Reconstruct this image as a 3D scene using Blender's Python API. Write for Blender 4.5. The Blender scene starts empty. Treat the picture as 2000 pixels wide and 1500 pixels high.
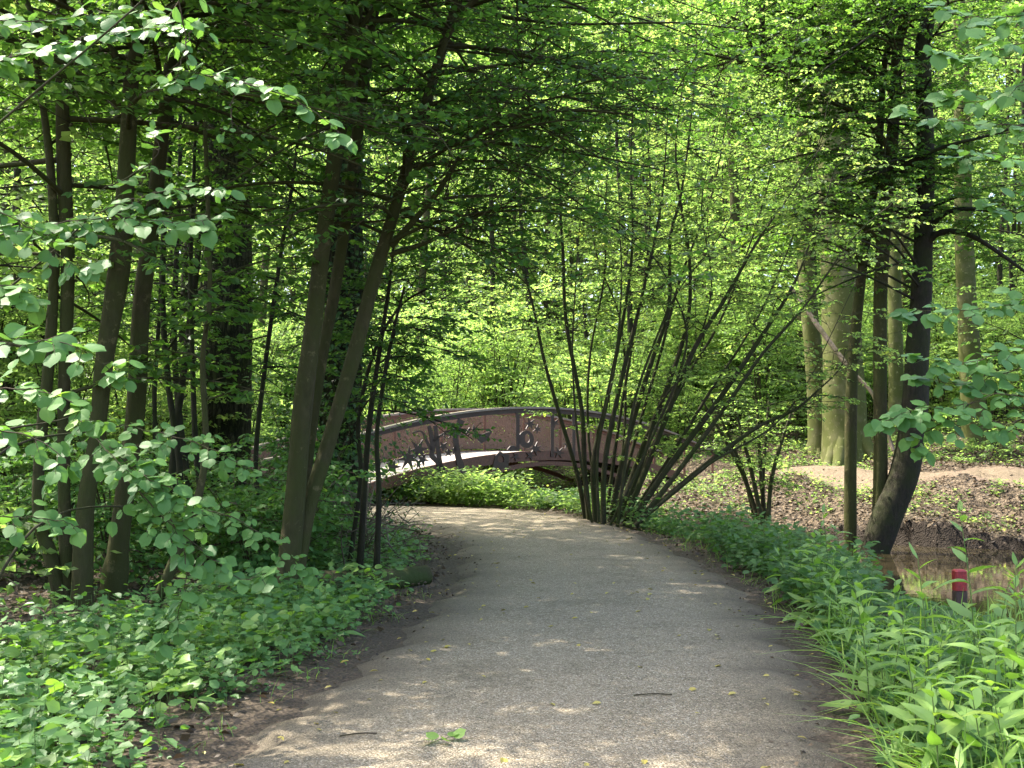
import bpy, math
import numpy as np
from mathutils import Vector

C = bpy.context.scene.collection
rng = np.random.default_rng(11)
R = math.radians

# ------------------------------------------------------------------ camera
F = 2200.0                                   # focal length in photo pixels (photo is 2000 wide)
PITCH = math.atan(110 / F)
EYE = 1.6
cam = bpy.data.cameras.new('camera')
cam.sensor_width = 36.0
cam.lens = F / 2000 * 36
cam.clip_end = 2000
cam.clip_start = 0.05
cam_o = bpy.data.objects.new('camera', cam)
C.objects.link(cam_o)
cam_o.location = (0, 0, EYE)
cam_o.rotation_euler = (math.pi / 2 + PITCH, 0, 0)
sc = bpy.context.scene
sc.camera = cam_o

# ------------------------------------------------------------------ sky, sun, exposure
SUN = np.array([-0.70, 0.34, 1.22]); SUN /= np.linalg.norm(SUN)
w = bpy.data.worlds.new('World'); sc.world = w; w.use_nodes = True
nt = w.node_tree
bg = nt.nodes['Background']; bg.inputs[1].default_value = 0.15
sky = nt.nodes.new('ShaderNodeTexSky'); sky.sky_type = 'NISHITA'; sky.sun_disc = False
sky.sun_elevation = math.asin(SUN[2]); sky.sun_rotation = math.atan2(SUN[0], SUN[1]) % (2 * math.pi)
sky.dust_density = 4.0; sky.ozone_density = 0.9
nt.links.new(sky.outputs[0], bg.inputs[0])
sl = bpy.data.lights.new('sun', 'SUN'); sl.energy = 3.3; sl.angle = R(0.53); sl.color = (1.0, 0.94, 0.82)
so = bpy.data.objects.new('sun', sl); C.objects.link(so)
so.rotation_euler = Vector(SUN).to_track_quat('Z', 'Y').to_euler()
sc.view_settings.view_transform = 'Standard'
sc.view_settings.look = 'None'
sc.view_settings.exposure = 2.6
sc.view_settings.gamma = 1.0
sc.cycles.max_bounces = 8
sc.cycles.diffuse_bounces = 4
sc.cycles.glossy_bounces = 2
sc.cycles.transmission_bounces = 4
sc.cycles.transparent_max_bounces = 4
sc.cycles.caustics_reflective = False
sc.cycles.caustics_refractive = False

# ------------------------------------------------------------------ projection helpers
cp, sp_ = math.cos(PITCH), math.sin(PITCH)
def ray(px, py):
    x = (px - 1000) / F; y = (750 - py) / F
    return np.array([x, cp - sp_ * y, sp_ + cp * y])
def at(px, py, Y):
    d = ray(px, py); t = Y / d[1]
    return np.array([d[0] * t, Y, EYE + d[2] * t])
def hit(px, py):
    d = ray(px, py)
    Y = 3.0
    while Y < 90:
        p = at(px, py, Y)
        if p[2] <= g(p[0], p[1]):
            return Y
        Y += 0.05
    return Y

# ------------------------------------------------------------------ terrain
STREAM = np.array([[34, -6, 5.0], [20, 8, 5.0], [12.6, 14.6, 5.8], [8.3, 20.9, 4.7], [6.0, 25.4, 2.5],
                   [3.4, 27.4, 1.7], [0.9, 28.4, 1.6], [-2.2, 30.4, 1.6], [-7, 34.5, 1.7], [-14, 42, 1.8], [-30, 60, 2]])
def stream_d(x, y):
    """signed distance outside the water's edge; side > 0 on the far bank"""
    x = np.asarray(x, float); y = np.asarray(y, float)
    best = np.full(x.shape, 1e9); bs = np.zeros(x.shape)
    for a, b in zip(STREAM[:-1], STREAM[1:]):
        dx, dy = b[0] - a[0], b[1] - a[1]
        t = np.clip(((x - a[0]) * dx + (y - a[1]) * dy) / (dx * dx + dy * dy), 0, 1)
        qx, qy = a[0] + t * dx, a[1] + t * dy
        d = np.hypot(x - qx, y - qy) - (a[2] + t * (b[2] - a[2]))
        s = np.sign(dy * (x - a[0]) - dx * (y - a[1]))
        m = d < best
        best = np.where(m, d, best); bs = np.where(m, s, bs)
    return best, bs
def sst(t):
    t = np.clip(t, 0, 1); return t * t * (3 - 2 * t)
def wob(x, y):
    return (np.sin(x * 1.7 + 0.6 * y) * np.cos(y * 1.3 - x * 0.4) * 0.5 + np.sin(x * 3.9 + 1.7) * np.cos(y * 3.1 + x) * 0.25
            + np.sin(x * 0.5 - y * 0.37) * 0.6)
# path edges: (x_left, y_left, x_right, y_right)
PATH = np.array([[-2.4, -14, 1.2, -14], [-1.9, 0, 1.35, 0], [-1.62, 4.6, 1.55, 4.6], [-1.5, 6.0, 1.75, 6.0], [-1.32, 7.2, 2.02, 7.4], [-1.02, 9.0, 2.3, 9.4],
                 [-0.84, 11.0, 2.5, 11.4], [-0.72, 13.0, 2.55, 13.6], [-0.75, 15.2, 2.3, 16.2], [-0.98, 17.0, 1.9, 18.7], [-1.45, 18.6, 1.3, 20.9],
                 [-2.2, 20.0, 0.45, 22.8], [-3.3, 21.0, -0.9, 24.0], [-5.0, 21.6, -2.8, 24.6], [-8, 22, -7, 24.8], [-14, 22.6, -14, 25.2]])
def cr(P, n):
    """catmull-rom resample, n points per span"""
    P = np.asarray(P, float)
    Q = np.vstack([2 * P[0] - P[1], P, 2 * P[-1] - P[-2]])
    out = []
    for i in range(1, len(Q) - 2):
        p0, p1, p2, p3 = Q[i - 1], Q[i], Q[i + 1], Q[i + 2]
        t = np.linspace(0, 1, n, endpoint=False)[:, None]
        out.append(0.5 * (2 * p1 + (p2 - p0) * t + (2 * p0 - 5 * p1 + 4 * p2 - p3) * t ** 2 + (3 * p1 - p0 - 3 * p2 + p3) * t ** 3))
    out.append(Q[-2:-1])
    return np.vstack(out)
PD = cr(PATH, 10)
PC = 0.5 * (PD[:, :2] + PD[:, 2:]); PW = 0.5 * np.hypot(PD[:, 0] - PD[:, 2], PD[:, 1] - PD[:, 3])
def path_d(x, y):
    """distance outside the path edge (negative on the path)"""
    x = np.asarray(x, float); y = np.asarray(y, float); sh = x.shape
    x = x.ravel(); y = y.ravel(); out = np.empty(x.shape)
    for i in range(0, len(x), 20000):
        dd = np.hypot(x[i:i + 20000, None] - PC[None, :, 0], y[i:i + 20000, None] - PC[None, :, 1]) - PW[None, :]
        out[i:i + 20000] = dd.min(1)
    return out.reshape(sh)
def g(x, y):
    x = np.asarray(x, float); y = np.asarray(y, float)
    e, s = stream_d(x, y)
    zn = 0.18 * sst((y - 12) / 9.0) + 0.05 * wob(x, y) * sst((np.abs(x - 0.3) - 2.3) / 2.0) + 0.03 * np.clip(-x - 3, 0, 14)
    wide = sst((x - 3.0) / 2.0) * sst((20 - y) / 4.0)
    near = -1.15 + (zn + 1.15) * ((1 - wide) * sst((e + 0.5) / 2.6) + wide * np.clip((e + 1.5) / 5.6, 0, 1))
    plateau = 0.62 + 0.07 * wob(x * 0.7, y * 0.7) + 0.078 * np.clip(e - 2.5, 0, 5.5) + 0.125 * np.clip(e - 8.0, 0, 40)
    dip = np.exp(-(((x - 6.3) / 2.2) ** 2 + ((y - 35.5) / 2.6) ** 2))
    plateau = plateau - 0.65 * dip
    t = np.clip((e + 0.15) / 2.9, 0, 1)
    far = -1.15 + 0.80 * sst((e + 0.15) / 0.22) * (0.8 + 0.2 * np.sin(x * 2.1 + y)) + (plateau + 0.35) * (0.3 * np.sqrt(t) + 0.7 * sst(t)) + (0.10 * wob(x * 2.2, y * 2.2) + 0.05 * wob(x * 5, y * 5)) * t * np.clip(1.6 - 0.25 * e, 0.2, 1)
    far = np.where(e < -0.15, -1.15, far)
    return np.where(s > 0, far, near)
WATER_Z = -0.8

# ------------------------------------------------------------------ mesh builder
class MB:
    def __init__(s): s.v = []; s.f = []; s.a = []; s.n = 0
    def add(s, v, faces, rnd=None):
        """faces: list of int arrays (k, 3) or (k, 4)"""
        v = np.asarray(v, np.float32).reshape(-1, 3)
        for f in faces: s.f.append(np.asarray(f, np.int32) + s.n)
        s.v.append(v); s.a.append(np.full(len(v), 0.5, np.float32) if rnd is None else np.asarray(rnd, np.float32))
        s.n += len(v)
    def build(s, name, mat, parent=None, origin=(0, 0, 0), smooth=False):
        me = bpy.data.meshes.new(name)
        V = np.concatenate(s.v) - np.asarray(origin, np.float32)
        me.vertices.add(len(V)); me.vertices.foreach_set('co', V.ravel())
        loops = np.concatenate([f.ravel() for f in s.f])
        sizes = np.concatenate([np.full(len(f), f.shape[1], np.int32) for f in s.f])
        starts = np.concatenate([[0], np.cumsum(sizes)[:-1]]).astype(np.int32)
        me.loops.add(len(loops)); me.loops.foreach_set('vertex_index', loops)
        me.polygons.add(len(sizes)); me.polygons.foreach_set('loop_start', starts)
        me.polygons.foreach_set('use_smooth', np.full(len(sizes), smooth))
        at_ = me.attributes.new('rnd', 'FLOAT', 'POINT'); at_.data.foreach_set('value', np.concatenate(s.a))
        me.update(calc_edges=True)
        me.materials.append(mat)
        o = bpy.data.objects.new(name, me); C.objects.link(o)
        if parent is not None: o.parent = parent
        else: o.location = origin
        return o

def unit(v): return v / (np.linalg.norm(v, axis=-1, keepdims=True) + 1e-9)

def tube(mb, P, rad, sides=8, lump=0.0, cap=False, flat=None):
    P = np.asarray(P, float); n = len(P); rad = np.broadcast_to(np.asarray(rad, float), (n,))
    T = unit(np.gradient(P, axis=0))
    ref = np.array([1.0, 0, 0]) if abs(T[:, 0]).mean() < 0.75 else np.array([0, 0, 1.0])
    U = unit(ref - T * (T @ ref)[:, None]); W = np.cross(T, U)
    a = np.linspace(0, 2 * math.pi, sides, endpoint=False)
    rr = rad[:, None] * np.ones(sides)[None]
    if lump:
        ph = rng.random(4) * 7; i = np.arange(n)[:, None]
        rr = rr * (1 + lump * (np.sin(a[None] * 2 + ph[0] + i * 0.23) * 0.5 + np.sin(a[None] * 3 + ph[1] - i * 0.4) * 0.4
                               + np.sin(i * 0.9 + ph[2]) * 0.35 + np.sin(a[None] * 5 + i * 0.15 + ph[3]) * 0.3))
    V = P[:, None] + rr[..., None] * (np.cos(a)[None, :, None] * U[:, None] + np.sin(a)[None, :, None] * W[:, None])
    i = np.arange(n - 1)[:, None] * sides; j = np.arange(sides)[None]; k = (j + 1) % sides
    q = np.stack([i + j, i + k, i + sides + k, i + sides + j], -1).reshape(-1, 4)
    V = V.reshape(-1, 3); fs = [q]
    if cap:
        V = np.vstack([V, P[:1], P[-1:]]); c0, c1 = n * sides, n * sides + 1; b = (n - 1) * sides
        jj = np.arange(sides); kk = (jj + 1) % sides
        fs += [np.stack([np.full(sides, c0), kk, jj], -1), np.stack([np.full(sides, c1), b + jj, b + kk], -1)]
    mb.add(V, fs)

def prisms(mb, A, B, ra, rb, sides=3):
    A = np.asarray(A, float).reshape(-1, 3); B = np.asarray(B, float).reshape(-1, 3); n = len(A)
    if n == 0: return
    T = unit(B - A); ref = np.where(np.abs(T[:, 2:3]) > 0.8, [[1.0, 0, 0]], [[0, 0, 1.0]])
    U = unit(np.cross(T, ref)); W = np.cross(T, U)
    ra = np.broadcast_to(ra, (n,)); rb = np.broadcast_to(rb, (n,))
    a = np.linspace(0, 2 * math.pi, sides, endpoint=False)
    c = np.cos(a)[None, :, None] * U[:, None] + np.sin(a)[None, :, None] * W[:, None]
    V = np.concatenate([A[:, None] + c * ra[:, None, None], B[:, None] + c * rb[:, None, None]], 1)
    i = np.arange(n)[:, None] * 2 * sides; j = np.arange(sides)[None]; k = (j + 1) % sides
    q = np.stack([i + j, i + k, i + sides + k, i + sides + j], -1).reshape(-1, 4)
    mb.add(V.reshape(-1, 3), [q])

# leaf templates: x along, y across, z along the normal
def outline(pts, droop=0.10, fold=0.10):
    """half outline (x, y) from base to tip -> folded leaf with midrib"""
    pts = np.array(pts, float); n = len(pts)
    z = lambda x, y: -droop * x * x + fold * abs(y)
    mid = [(x, 0, -droop * x * x) for x, y in pts]
    up = [(x, y, z(x, y)) for x, y in pts]; dn = [(x, -y, z(x, y)) for x, y in pts]
    V = np.array(mid + up + dn)
    q = []
    for i in range(n - 1):
        q.append((i, i + 1, n + i + 1, n + i)); q.append((i, 2 * n + i, 2 * n + i + 1, i + 1))
    return V, [np.array(q)]
LO = (np.array([[0, 0, 0], [0.42, 0.36, 0.05], [1, 0, -0.10], [0.42, -0.36, 0.05]]), [np.array([[0, 2, 1], [0, 3, 2]])])
MID = (np.array([[0, 0, 0], [0.22, 0.30, 0.03], [0.62, 0.36, 0.0], [1, 0, -0.14], [0.62, -0.36, 0.0], [0.22, -0.30, 0.03], [0.45, 0, -0.05]]),
       [np.array([[0, 6, 1], [1, 6, 2], [2, 6, 3], [3, 6, 4], [4, 6, 5], [5, 6, 0]])])
HAZEL = outline([(0, 0.02), (0.03, 0.22), (0.16, 0.36), (0.20, 0.36), (0.36, 0.44), (0.41, 0.425), (0.56, 0.45), (0.62, 0.41), (0.74, 0.36), (0.80, 0.25), (0.88, 0.13), (1.0, 0.0)], 0.16, 0.10)
LANCE = outline([(0, 0.015), (0.12, 0.07), (0.3, 0.125), (0.5, 0.135), (0.7, 0.10), (0.87, 0.05), (1, 0)], 0.38, 0.25)
DOCK = outline([(0, 0.02), (0.08, 0.09), (0.2, 0.17), (0.38, 0.19), (0.45, 0.175), (0.6, 0.18), (0.78, 0.12), (0.9, 0.06), (1, 0)], 0.42, 0.22)
LOBED = outline([(0, 0.04), (0.04, 0.40), (0.24, 0.52), (0.30, 0.27), (0.50, 0.50), (0.62, 0.42), (0.63, 0.20), (0.84, 0.16), (1.0, 0.0)], 0.16, 0.10)
BLADE = outline([(0, 0.014), (0.25, 0.018), (0.5, 0.016), (0.75, 0.010), (1, 0)], 0.75, 0.6)

def leaves(mb, pos, d, nrm, size, tmpl, rnd=None):
    pos = np.asarray(pos, float); n = len(pos)
    if n == 0: return
    D = unit(np.asarray(d, float)); N = np.asarray(nrm, float)
    N = unit(N - D * (N * D).sum(-1, keepdims=True)); Sd = np.cross(N, D)
    T, fs = tmpl; size = np.broadcast_to(size, (n,))
    wv = rng.uniform(0.78, 1.15, n)[:, None, None]; cv = rng.uniform(-0.4, 2.2, n)[:, None, None]; sk = rng.normal(0, 0.10, n)[:, None, None]
    V = pos[:, None] + size[:, None, None] * (T[None, :, 0:1] * D[:, None] + (T[None, :, 1:2] * wv + sk * T[None, :, 0:1] ** 2) * Sd[:, None] + T[None, :, 2:3] * cv * N[:, None])
    k = len(T); off = (np.arange(n) * k)[:, None, None]
    if rnd is None: rnd = rng.random(n)
    mb.add(V.reshape(-1, 3), [(f[None] + off).reshape(-1, f.shape[1]) for f in fs], np.repeat(rnd, k))

def leaves_on(mb, A, B, per, size, tmpl, tilt=0.38, up=(0, 0, 1), drop=0.22, clump=None):
    A = np.asarray(A, float).reshape(-1, 3); B = np.asarray(B, float).reshape(-1, 3); n = len(A)
    if n == 0: return
    T = unit(B - A); side0 = np.where(rng.random(n) < 0.5, 1.0, -1.0)
    H = unit(np.cross(T, np.array([0, 0, 1.0])) + 1e-6)
    base = rng.random(n) if clump is None else clump
    for k in range(per):
        u = ((k + 0.3 + 0.6 * rng.random(n)) / per)[:, None]
        s = side0 * (1 if k % 2 == 0 else -1)
        last = k == per - 1
        d = T * (0.45 if not last else 1.2) + H * (s * (0.85 if not last else 0.1))[:, None]
        d = d + rng.normal(0, 0.25, (n, 3)); d[:, 2] -= drop
        N = np.asarray(up, float)[None] + rng.normal(0, tilt, (n, 3))
        sz = size * (0.62 + 0.6 * rng.random(n))
        leaves(mb, A + (B - A) * u, d, N, sz, tmpl, np.clip(0.55 * base + 0.45 * rng.random(n), 0, 1))

def grow(trunk, nl, t0, t1, L, elev=0.5, droop=0.3, nsub=8, tw=0.34, gap=0.2, az=None, azspread=3.2, rmax=0.032, keep=None):
    """limbs and twigs along a trunk polyline (x, y, z, r)"""
    trunk = np.asarray(trunk, float); m = len(trunk) - 1
    limbs = []; sA = []; sB = []; tA = []; tB = []
    for i in range(nl):
        t = t0 + (t1 - t0) * (i + rng.random()) / nl
        k = min(int(t * m), m - 1); p = trunk[k] + (trunk[k + 1] - trunk[k]) * (t * m - k)
        a = i * 2.39996 + rng.normal(0, 0.4) if az is None else az + rng.uniform(-azspread, azspread)
        l = (L(t) if callable(L) else L) * rng.uniform(0.65, 1.15)
        e = elev + rng.normal(0, 0.30)
        u = np.linspace(0, 1, 7)
        w1, w2 = rng.normal(0, 0.07, 2) * l
        h = np.array([math.cos(a), math.sin(a), 0]); hp = np.array([-h[1], h[0], 0])
        Pt = p[:3] + l * u[:, None] * h * math.cos(e) + hp * (w1 * np.sin(u * 3.1) + w2 * np.sin(u * 6))[:, None]
        Pt[:, 2] += l * (math.sin(e) * u - droop * u * u)
        r0 = min(p[3] * 0.5, 0.005 + 0.0075 * l, rmax)
        limbs.append((Pt, np.linspace(r0, 0.004, 7)))
        for j in range(nsub):
            uu = 0.16 + 0.84 * (j + rng.random()) / nsub; s = 1 if j % 2 else -1
            kk = min(int(uu * 6), 5); q = Pt[kk] + (Pt[kk + 1] - Pt[kk]) * (uu * 6 - kk)
            b = a + s * rng.uniform(0.45, 1.1); ln = l * (0.42 * (1 - uu) + 0.16) * rng.uniform(0.7, 1.2)
            dz = rng.normal(0.0, 0.28) * ln
            e2 = q + ln * np.array([math.cos(b), math.sin(b), 0]) + [0, 0, dz]
            sA.append(q); sB.append(e2)
            nt_ = max(2, int(ln / gap)); v = (np.arange(nt_) + rng.random(nt_)) / nt_
            bs = b + np.where(np.arange(nt_) % 2, 1, -1) * rng.uniform(0.4, 1.1, nt_)
            a0 = q + (e2 - q) * v[:, None]; ll = tw * (1.1 - 0.5 * v) * rng.uniform(0.6, 1.2, nt_)
            tA.append(a0); tB.append(a0 + ll[:, None] * np.stack([np.cos(bs), np.sin(bs), rng.normal(-0.12, 0.14, nt_)], -1))
    tA = np.vstack(tA); tB = np.vstack(tB); sA = np.array(sA); sB = np.array(sB)
    if keep is not None:
        mk = keep(tB); tA, tB = tA[mk], tB[mk]
        mk = keep(sB); sA, sB = sA[mk], sB[mk]
    return limbs, sA, sB, tA, tB

# ------------------------------------------------------------------ materials
def mat(name):
    m = bpy.data.materials.new(name); m.use_nodes = True
    t = m.node_tree; t.nodes.clear()
    out = t.nodes.new('ShaderNodeOutputMaterial')
    return m, t, out
def N(t, kind, **kw):
    n = t.nodes.new(kind)
    for k, v in kw.items():
        if k.startswith('i_'): n.inputs[k[2:].replace('_', ' ')].default_value = v
        elif k.isdigit(): n.inputs[int(k)].default_value = v
        else: setattr(n, k, v)
    return n
def ramp(t, stops, interp='LINEAR'):
    n = t.nodes.new('ShaderNodeValToRGB'); e = n.color_ramp.elements; n.color_ramp.interpolation = interp
    while len(e) < len(stops): e.new(0.5)
    for el, (p, c) in zip(e, stops): el.position = p; el.color = (*c, 1)
    return n
def leaf_mat(name, c0, c1, t0, t1, tf=0.5, rough=0.42, spec=0.35):
    m, t, out = mat(name); L = t.links.new
    a = N(t, 'ShaderNodeAttribute', attribute_name='rnd')
    oi = N(t, 'ShaderNodeObjectInfo')
    mx = N(t, 'ShaderNodeMath', operation='MULTIPLY_ADD', **{'1': 0.25}); L(oi.outputs['Random'], mx.inputs[0])
    sub = N(t, 'ShaderNodeMath', operation='MULTIPLY_ADD', **{'1': 0.85, '2': -0.03}); L(a.outputs['Fac'], sub.inputs[0])
    L(sub.outputs[0], mx.inputs[2])
    r1 = ramp(t, [(0.0, c0), (0.85, c1), (1.0, tuple(np.array(c1) * [1.5, 1.25, 0.9]))]); L(mx.outputs[0], r1.inputs[0])
    r2 = ramp(t, [(0.0, t0), (0.85, t1), (1.0, tuple(np.array(t1) * [1.4, 1.15, 0.8]))]); L(mx.outputs[0], r2.inputs[0])
    p = N(t, 'ShaderNodeBsdfPrincipled', i_Roughness=rough); p.inputs['Specular IOR Level'].default_value = spec
    L(r1.outputs[0], p.inputs['Base Color'])
    tr = N(t, 'ShaderNodeBsdfTranslucent'); L(r2.outputs[0], tr.inputs['Color'])
    mix = N(t, 'ShaderNodeMixShader', **{'0': tf}); L(p.outputs[0], mix.inputs[1]); L(tr.outputs[0], mix.inputs[2])
    L(mix.outputs[0], out.inputs[0])
    return m
M = {}
M['leaf_far'] = leaf_mat('sunlit_leaf', (0.050, 0.098, 0.026), (0.095, 0.155, 0.038), (0.19, 0.38, 0.065), (0.40, 0.57, 0.12), 0.56, 0.5, 0.25)  # leaf copy brightened so that sunlight is already in its colour
M['leaf_mid'] = leaf_mat('shaded_canopy_leaf', (0.024, 0.062, 0.018), (0.050, 0.105, 0.024), (0.085, 0.23, 0.022), (0.19, 0.37, 0.04), 0.46, 0.5, 0.25)  # darker leaf copy: shade under the upper canopy put into the colour
M['leaf_dark'] = leaf_mat('dark_leaf', (0.020, 0.050, 0.016), (0.040, 0.085, 0.022), (0.05, 0.14, 0.015), (0.10, 0.22, 0.02), 0.4)
M['leaf_hazel'] = leaf_mat('hazel_leaf', (0.050, 0.125, 0.034), (0.100, 0.205, 0.052), (0.10, 0.27, 0.03), (0.20, 0.38, 0.05), 0.36, 0.5, 0.2)
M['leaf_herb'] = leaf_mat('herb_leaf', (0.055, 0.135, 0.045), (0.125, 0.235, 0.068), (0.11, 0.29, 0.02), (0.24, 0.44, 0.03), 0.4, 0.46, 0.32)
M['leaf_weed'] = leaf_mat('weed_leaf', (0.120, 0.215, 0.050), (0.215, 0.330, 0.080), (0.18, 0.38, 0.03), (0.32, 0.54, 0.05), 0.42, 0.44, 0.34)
M['leaf_herb_shade'] = leaf_mat('shade_toned_herb_leaf', (0.032, 0.080, 0.024), (0.070, 0.145, 0.038), (0.07, 0.20, 0.02), (0.15, 0.32, 0.03), 0.38, 0.5, 0.22)  # herb leaf darkened, the shade of the right verge is in its colour
M['leaf_yellow'] = leaf_mat('yellow_fallen_leaf', (0.30, 0.24, 0.05), (0.45, 0.38, 0.10), (0.3, 0.25, 0.05), (0.4, 0.34, 0.07), 0.15)
M['litter'] = leaf_mat('brown_litter_leaf', (0.018, 0.012, 0.007), (0.105, 0.075, 0.046), (0.05, 0.03, 0.01), (0.10, 0.06, 0.03), 0.12, 0.6, 0.3)

def bark(name, c0, c1, moss=(0.038, 0.044, 0.011), mossf=0.3, scale=1.0, furrow=0.0, bump=0.85):
    m, t, out = mat(name); L = t.links.new
    tc = N(t, 'ShaderNodeTexCoord')
    mp = N(t, 'ShaderNodeMapping'); mp.inputs['Scale'].default_value = (1, 1, 0.22 if furrow else 0.35); L(tc.outputs['Object'], mp.inputs[0])
    n1 = N(t, 'ShaderNodeTexNoise', i_Scale=16 * scale, i_Detail=6.0, i_Roughness=0.65); L(mp.outputs[0], n1.inputs['Vector'])
    n2 = N(t, 'ShaderNodeTexNoise', i_Scale=2.1, i_Detail=4.0, i_Roughness=0.6); L(tc.outputs['Object'], n2.inputs['Vector'])
    r1 = ramp(t, [(0.3, c0), (0.72, c1)]); L(n1.outputs[0], r1.inputs[0])
    rm = ramp(t, [(0.5 - mossf * 0.5, (0, 0, 0)), (0.75 - mossf * 0.4, (1, 1, 1))]); L(n2.outputs[0], rm.inputs[0])
    mx = N(t, 'ShaderNodeMix', data_type='RGBA'); L(rm.outputs[0], mx.inputs[0]); L(r1.outputs[0], mx.inputs[6]); mx.inputs[7].default_value = (*moss, 1)
    n4 = N(t, 'ShaderNodeTexNoise', i_Scale=7.5, i_Detail=5.0, i_Roughness=0.7); L(tc.outputs['Object'], n4.inputs['Vector'])
    rl = ramp(t, [(0.60, (0, 0, 0)), (0.68, (0.75, 0.75, 0.75))]); L(n4.outputs[0], rl.inputs[0])
    ml_ = N(t, 'ShaderNodeMix', data_type='RGBA'); L(rl.outputs[0], ml_.inputs[0]); L(mx.outputs[2], ml_.inputs[6]); ml_.inputs[7].default_value = (*(np.array(c1) * [1.45, 1.55, 1.35]), 1)
    col = ml_.outputs[2]; hgt = n1.outputs[0]
    if furrow:
        mp2 = N(t, 'ShaderNodeMapping'); mp2.inputs['Scale'].default_value = (1, 1, 0.16); L(tc.outputs['Object'], mp2.inputs[0])
        v = N(t, 'ShaderNodeTexVoronoi', feature='DISTANCE_TO_EDGE', i_Scale=16 * furrow); 
        ad = N(t, 'ShaderNodeVectorMath', operation='MULTIPLY_ADD'); ad.inputs[1].default_value = (0.12, 0.12, 0.12)
        L(n1.outputs['Color'], ad.inputs[0]); L(mp2.outputs[0], ad.inputs[2]); L(ad.outputs[0], v.inputs['Vector'])
        rv = ramp(t, [(0.0, (0.25, 0.25, 0.25)), (0.22, (1, 1, 1))]); L(v.outputs['Distance'], rv.inputs[0])
        mm = N(t, 'ShaderNodeMix', data_type='RGBA', blend_type='MULTIPLY', **{'0': 1.0}); L(col, mm.inputs[6]); L(rv.outputs[0], mm.inputs[7])
        col = mm.outputs[2]
        ma = N(t, 'ShaderNodeMath', operation='MULTIPLY_ADD', **{'1': 1.4}); L(rv.outputs[0], ma.inputs[0]); L(n1.outputs[0], ma.inputs[2]); hgt = ma.outputs[0]
    p = N(t, 'ShaderNodeBsdfPrincipled', i_Roughness=0.85); p.inputs['Specular IOR Level'].default_value = 0.15
    L(col, p.inputs['Base Color'])
    b = N(t, 'ShaderNodeBump', i_Strength=bump, i_Distance=0.03); L(hgt, b.inputs['Height']); L(b.outputs[0], p.inputs['Normal'])
    L(p.outputs[0], out.inputs[0])
    return m
M['bark_brown'] = bark('smooth_brown_bark', (0.020, 0.016, 0.008), (0.075, 0.058, 0.030), moss=(0.040, 0.043, 0.012), mossf=0.45)
M['bark_dark'] = bark('dark_bark', (0.011, 0.009, 0.007), (0.034, 0.027, 0.019), moss=(0.022, 0.026, 0.008), mossf=0.25)
M['bark_oak'] = bark('furrowed_bark', (0.024, 0.021, 0.014), (0.075, 0.066, 0.044), mossf=0.3, furrow=1.0, bump=1.0)
M['bark_beech'] = bark('grey_green_beech_bark', (0.072, 0.066, 0.034), (0.150, 0.138, 0.074), moss=(0.062, 0.070, 0.018), mossf=0.55, scale=0.6, bump=0.25)
M['twig'] = bark('twig_bark', (0.035, 0.026, 0.016), (0.080, 0.060, 0.040), mossf=0.15, bump=0.2)
M['stem_hazel'] = bark('hazel_stem_bark', (0.014, 0.012, 0.008), (0.060, 0.048, 0.029), moss=(0.03, 0.036, 0.010), mossf=0.3, bump=0.6)
M['deadwood'] = bark('dead_wood', (0.07, 0.055, 0.038), (0.19, 0.15, 0.11), mossf=0.15, bump=0.4)
M['log'] = bark('mossy_log_bark', (0.035, 0.024, 0.014), (0.085, 0.058, 0.035), moss=(0.03, 0.042, 0.010), mossf=0.5, bump=0.8)
M['green_stem'] = bark('green_stem', (0.07, 0.11, 0.03), (0.12, 0.18, 0.05), moss=(0.1, 0.14, 0.04), mossf=0.2, bump=0.1)

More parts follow.
